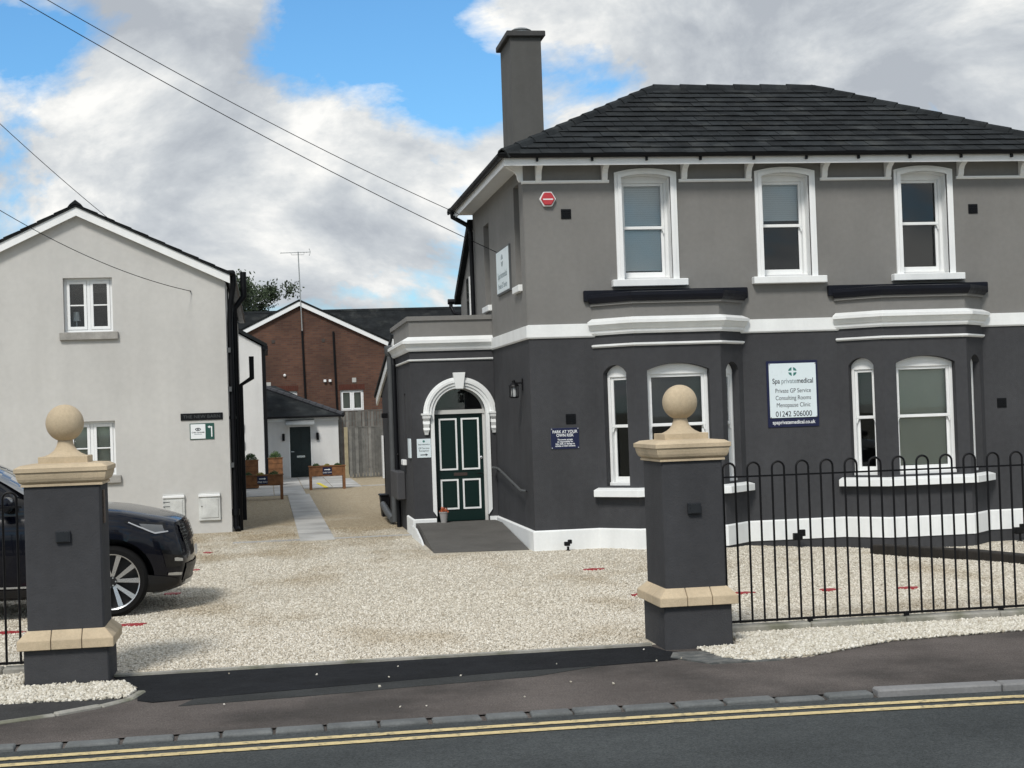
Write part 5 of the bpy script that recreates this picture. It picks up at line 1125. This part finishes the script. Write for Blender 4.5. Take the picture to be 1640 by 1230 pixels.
MB().fbox(KF, 0.3, 0.42, 0, 0.02, 5.05, 5.17).fbox(KF, 2.26, 2.38, 0, 0.02, 5.05, 5.17).build('air_brick', M('dark_vent', (0.05, 0.04, 0.035)), bk)
at = thing('tv_aerial', (1.44, 61.85, 5.2), 'thin television aerial on a tall mast at the brick gable', 'aerial')
MB().tube([(1.50, 61.85, 5.5), (1.44, 61.85, 8.62)], 0.022, 8).build('mast', GALV, at)
MB().tube([(0.74, 61.85, 8.58), (1.90, 61.85, 8.60)], 0.012, 6).tube([(1.16, 61.85, 8.59), (1.18, 61.85, 8.50), (1.66, 61.85, 8.50), (1.68, 61.85, 8.595)], 0.01, 6).build('boom', GALV, at)
el = MB()
for k in range(10): el.tube([(0.78+k*0.11, 61.72, 8.585), (0.78+k*0.11, 61.98, 8.585)], 0.006, 5)
for z in (-0.12, -0.04, 0.04, 0.12): el.tube([(1.90-abs(z)*0.4+0.02, 61.68, 8.60+z), (1.90-abs(z)*0.4+0.02, 62.02, 8.60+z)], 0.008, 5)
el.tube([(1.88, 61.85, 8.47), (1.92, 61.85, 8.60), (1.88, 61.85, 8.73)], 0.008, 5); el.build('elements', GALV, at)

# ------------------------------------------------------------------ timber fences
def board_fence(x0, x1, y, z0, z1, label, posts):
    t = thing('board_fence', ((x0+x1)/2, y, 0), label, 'fence', 'weathered board fences by the reception')
    x = x0
    while x < x1-0.02:
        w = min(random.uniform(0.10, 0.125), x1-x); MB().box(x+0.008, x+w-0.006, y-random.uniform(0.005, 0.028), y+0.01, z0+random.uniform(0, 0.02), z1-random.uniform(0, 0.012)).build('board', GFENCE, t); x += w
    MB().box(x0, x1, y+0.01, y+0.05, z0+0.3, z0+0.38).box(x0, x1, y+0.01, y+0.05, z1-0.38, z1-0.30).build('rail', GFENCE, t)
    MB().box(x0-0.01, x1+0.01, y-0.03, y+0.04, z1, z1+0.035).build('capping', GFENCE, t)
    for xp, m in posts: MB().box(xp-0.06, xp+0.06, y-0.09, y+0.03, -0.05, z1+0.02).build('post', m, t)
board_fence(2.70, 4.3, 52.7, 0.03, 1.70, 'grey board gate fence beside the small white building', [(2.62, FPOST)])
board_fence(2.50, 5.4, 57.0, 0.0, 2.26, 'taller grey board fence below the brick gable window', [(3.35, GFENCE)])

# ------------------------------------------------------------------ planters
def leaves(mb, c, r, n, s, zs=1.0):
    for k in range(n):
        v = Vector(rng.normal(0, 1, 3)).normalized()*rng.uniform(0.35, 1)**0.5; p = Vector(c)+Vector((v.x*r, v.y*r, abs(v.z)*r*zs)); d = Vector(rng.normal(0, 1, 3)).normalized(); e = d.orthogonal().normalized(); q = s*rng.uniform(0.6, 1.3)
        mb.add([p-d*q, p+e*q*0.5, p+d*q, p-e*q*0.5], [(0, 1, 2, 3)])
def trough(x0, x1, y, h, label, sgn, pl, zbot):
    t = thing('planter_trough', ((x0+x1)/2, y, 0), label, 'planter', 'raised timber planters by the path')
    for xp in (x0, x1-0.075):
        for yy in (y, y+0.32): MB().box(xp, xp+0.075, yy, yy+0.075, 0.0, h-0.01).build('leg', WOOD, t, bevel=0.005)
    for k in range(2):
        z0 = zbot+k*(h-zbot)/2
        if k == 0:
            n = 11; P = [(x0+0.075, z0+(h-zbot)/2-0.004)]+[(x0+0.075+(x1-x0-0.15)*i/n, z0+(0.03 if i % 2 else 0.0)) for i in range(n+1)]+[(x1-0.075, z0+(h-zbot)/2-0.004)]
            MB().prism(Fr((0, y, 0), (1, 0, 0), (0, -1, 0)), P, -0.035, 0.004).build('board', WOOD, t)
        else: MB().box(x0+0.075, x1-0.075, y-0.006, y+0.03, z0, h-0.012).build('board', WOOD, t)
    MB().box(x0+0.01, x1-0.01, y+0.365, y+0.39, zbot, h-0.012).box(x0+0.01, x0+0.03, y+0.075, y+0.32, zbot, h-0.012).box(x1-0.03, x1-0.01, y+0.075, y+0.32, zbot, h-0.012).box(x0+0.03, x1-0.03, y+0.03, y+0.365, zbot, zbot+0.02).build('panel', WOOD, t)
    MB().box(x0-0.02, x1+0.02, y-0.025, y+0.04, h-0.012, h+0.012).box(x0-0.02, x1+0.02, y+0.35, y+0.42, h-0.012, h+0.012).build('rim', WOOD, t)
    MB().box(x0+0.03, x1-0.03, y+0.04, y+0.36, h-0.09, h-0.05).build('soil', SOIL, t)
    f = Fr((0, y-0.006, 0), (1, 0, 0), (0, -1, 0)); a = (x0+x1)/2; zc = (zbot+h)/2+0.01
    s = MB().fbox(f, a-0.13, a+0.13, 0.0, 0.012, zc-0.10, zc+0.10).build('notice', NAVY, t)
    MB().prism(f, [(a-0.085, zc+0.025), (a+0.04, zc+0.025), (a+0.04, zc+0.008), (a+0.09, zc+0.035), (a+0.04, zc+0.062), (a+0.04, zc+0.045), (a-0.085, zc+0.045)], 0.0115, 0.014).build('arrow', WINK, s)
    text('lettering', 'ONE WAY', f, a, 0.0125, zc-0.05, 0.055, WINK, s)
    for i, (fx, r, m) in enumerate(pl):
        c = (x0+(x1-x0)*fx, y+0.2, h-0.06); b_ = MB(); leaves(b_, c, r, 420, 0.022, 1.1); b_.tube([(c[0], c[1], h-0.07), (c[0], c[1], h)], 0.02, 5); b_.build('plant', m, t)
trough(-0.665, 0.375, 40.7, 0.64, 'raised timber trough with arrow notice close to the black downpipes', 1, [(0.15, 0.13, LEAF), (0.45, 0.12, LEAFY), (0.78, 0.15, LEAF)], 0.37)
trough(1.17, 2.20, 45.2, 0.675, 'raised timber trough with arrow notice beside the yellow stripe', 1, [(0.2, 0.13, LEAF), (0.5, 0.11, LEAFY), (0.8, 0.13, LEAF)], 0.38)
for (xc, yy, lab) in ((-0.50, 47.5, 'square timber planter tub against the white annexe wall'), (0.24, 49.2, 'square timber planter tub by the annexe corner downpipe')):
    t = thing('planter_tub', (xc, yy, 0), lab, 'planter', 'square timber planter tubs'); h = 0.86
    for k in range(5):
        z0 = 0.04+k*(h-0.04)/5; z1 = z0+(h-0.04)/5-0.008
        MB().box(xc-0.22, xc+0.22, yy-0.22, yy-0.19, z0, z1).build('board', WOOD, t); MB().box(xc-0.22, xc-0.19, yy-0.19, yy+0.22, z0, z1).build('board', WOOD, t); MB().box(xc+0.19, xc+0.22, yy-0.19, yy+0.22, z0, z1).build('board', WOOD, t)
    MB().box(xc-0.19, xc+0.19, yy-0.19, yy+0.2, 0.02, h-0.06).build('soil', SOIL, t); MB().box(xc-0.24, xc+0.24, yy-0.24, yy-0.18, h-0.005, h+0.02).build('rim', WOOD, t)
    b_ = MB(); leaves(b_, (xc, yy, h-0.05), 0.20, 700, 0.025, 1.35); b_.tube([(xc, yy, h-0.08), (xc, yy, h+0.05)], 0.02, 5); b_.build('plant', LEAF, t)

# ------------------------------------------------------------------ tree behind the barn
def tree(x, y, h, r, label):
    t = thing('tree', (x, y, 0), label, 'tree')
    tr = MB(); tr.tube([(x, y, -0.3), (x+0.1, y, h*0.35), (x, y, h*0.62), (x+0.1, y, h*0.9)], [0.22, 0.17, 0.12, 0.03], 10)
    tips = []
    for k in range(26):
        z0 = h*rng.uniform(0.35, 0.8); a = rng.uniform(0, 2*math.pi); ln = r*rng.uniform(0.55, 1.0)*(1.15-0.6*abs(z0/h-0.62)); p = Vector((x, y, z0)); q = p+Vector((math.cos(a)*ln, math.sin(a)*ln, ln*rng.uniform(0.25, 0.9)))
        tr.tube([p, p.lerp(q, 0.5)+Vector((0, 0, 0.1)), q], [0.06, 0.04, 0.012], 6); tips += [q, p.lerp(q, 0.75), p.lerp(q, 0.5)]
    tr.build('trunk', BARK, t, smooth=True)
    V = []; Fc = []
    for tp in tips:
        for c in range(4):
            cc = tp+Vector(rng.normal(0, 0.33, 3)); 
            for k in range(150):
                p = cc+Vector(rng.normal(0, 0.20, 3)); d = Vector(rng.normal(0, 1, 3)).normalized(); e = d.orthogonal().normalized(); s = rng.uniform(0.05, 0.10); b = len(V); V += [p-d*s, p+e*s*0.55, p+d*s, p-e*s*0.55]; Fc.append((b, b+1, b+2, b+3))
    m = MB(); m.v = [tuple(v) for v in V]; m.f = Fc; m.build('crown', LEAFD, t)
tree(-1.95, 70.0, 8.6, 2.6, 'dark green leafy tree standing behind the pale barn house')

# ------------------------------------------------------------------ overhead cables
def cable(p, q, sag, label):
    p, q = Vector(p), Vector(q); P = [p.lerp(q, i/30)-Vector((0, 0, sag*4*(i/30)*(1-i/30))) for i in range(31)]
    tag(MB().tube(P, 0.0065, 6).build('overhead_cable', BLACKP, None, smooth=True), label, 'cable', 'overhead cables')
def ext(p, q, k): p, q = Vector(p), Vector(q); return q+(q-p)*k
a = Vector((X0-0.03, 25.4, 4.70)); b = PY(53, 0, 21.0); cable(a, ext(a, b, 0.25), 0.16, 'overhead cable ending at the white sign on the villa flank')
a = Vector((X0-EO-0.02, 27.6, 5.62)); b = PY(97, 0, 21.5); cable(a, ext(a, b, 0.25), 0.16, 'overhead cable ending at the villa eaves corner')
a = Vector((-1.32, YL-0.04, 4.51)); b = PY(0, 312, 25.0); cable(a, ext(a, b, 0.4), 0.30, 'overhead cable sagging to a hook on the pale barn gable')
a = PY(175, 351, 33.0); b = PY(0, 195, 27.5); cable(a, ext(a, b, 0.3), 0.05, 'overhead cable passing down behind the barn roof')
hk = MB().tube([(-1.32, YL, 4.50), (-1.32, YL-0.05, 4.51)], 0.012, 6).build('cable_hook', GREYP, barn)
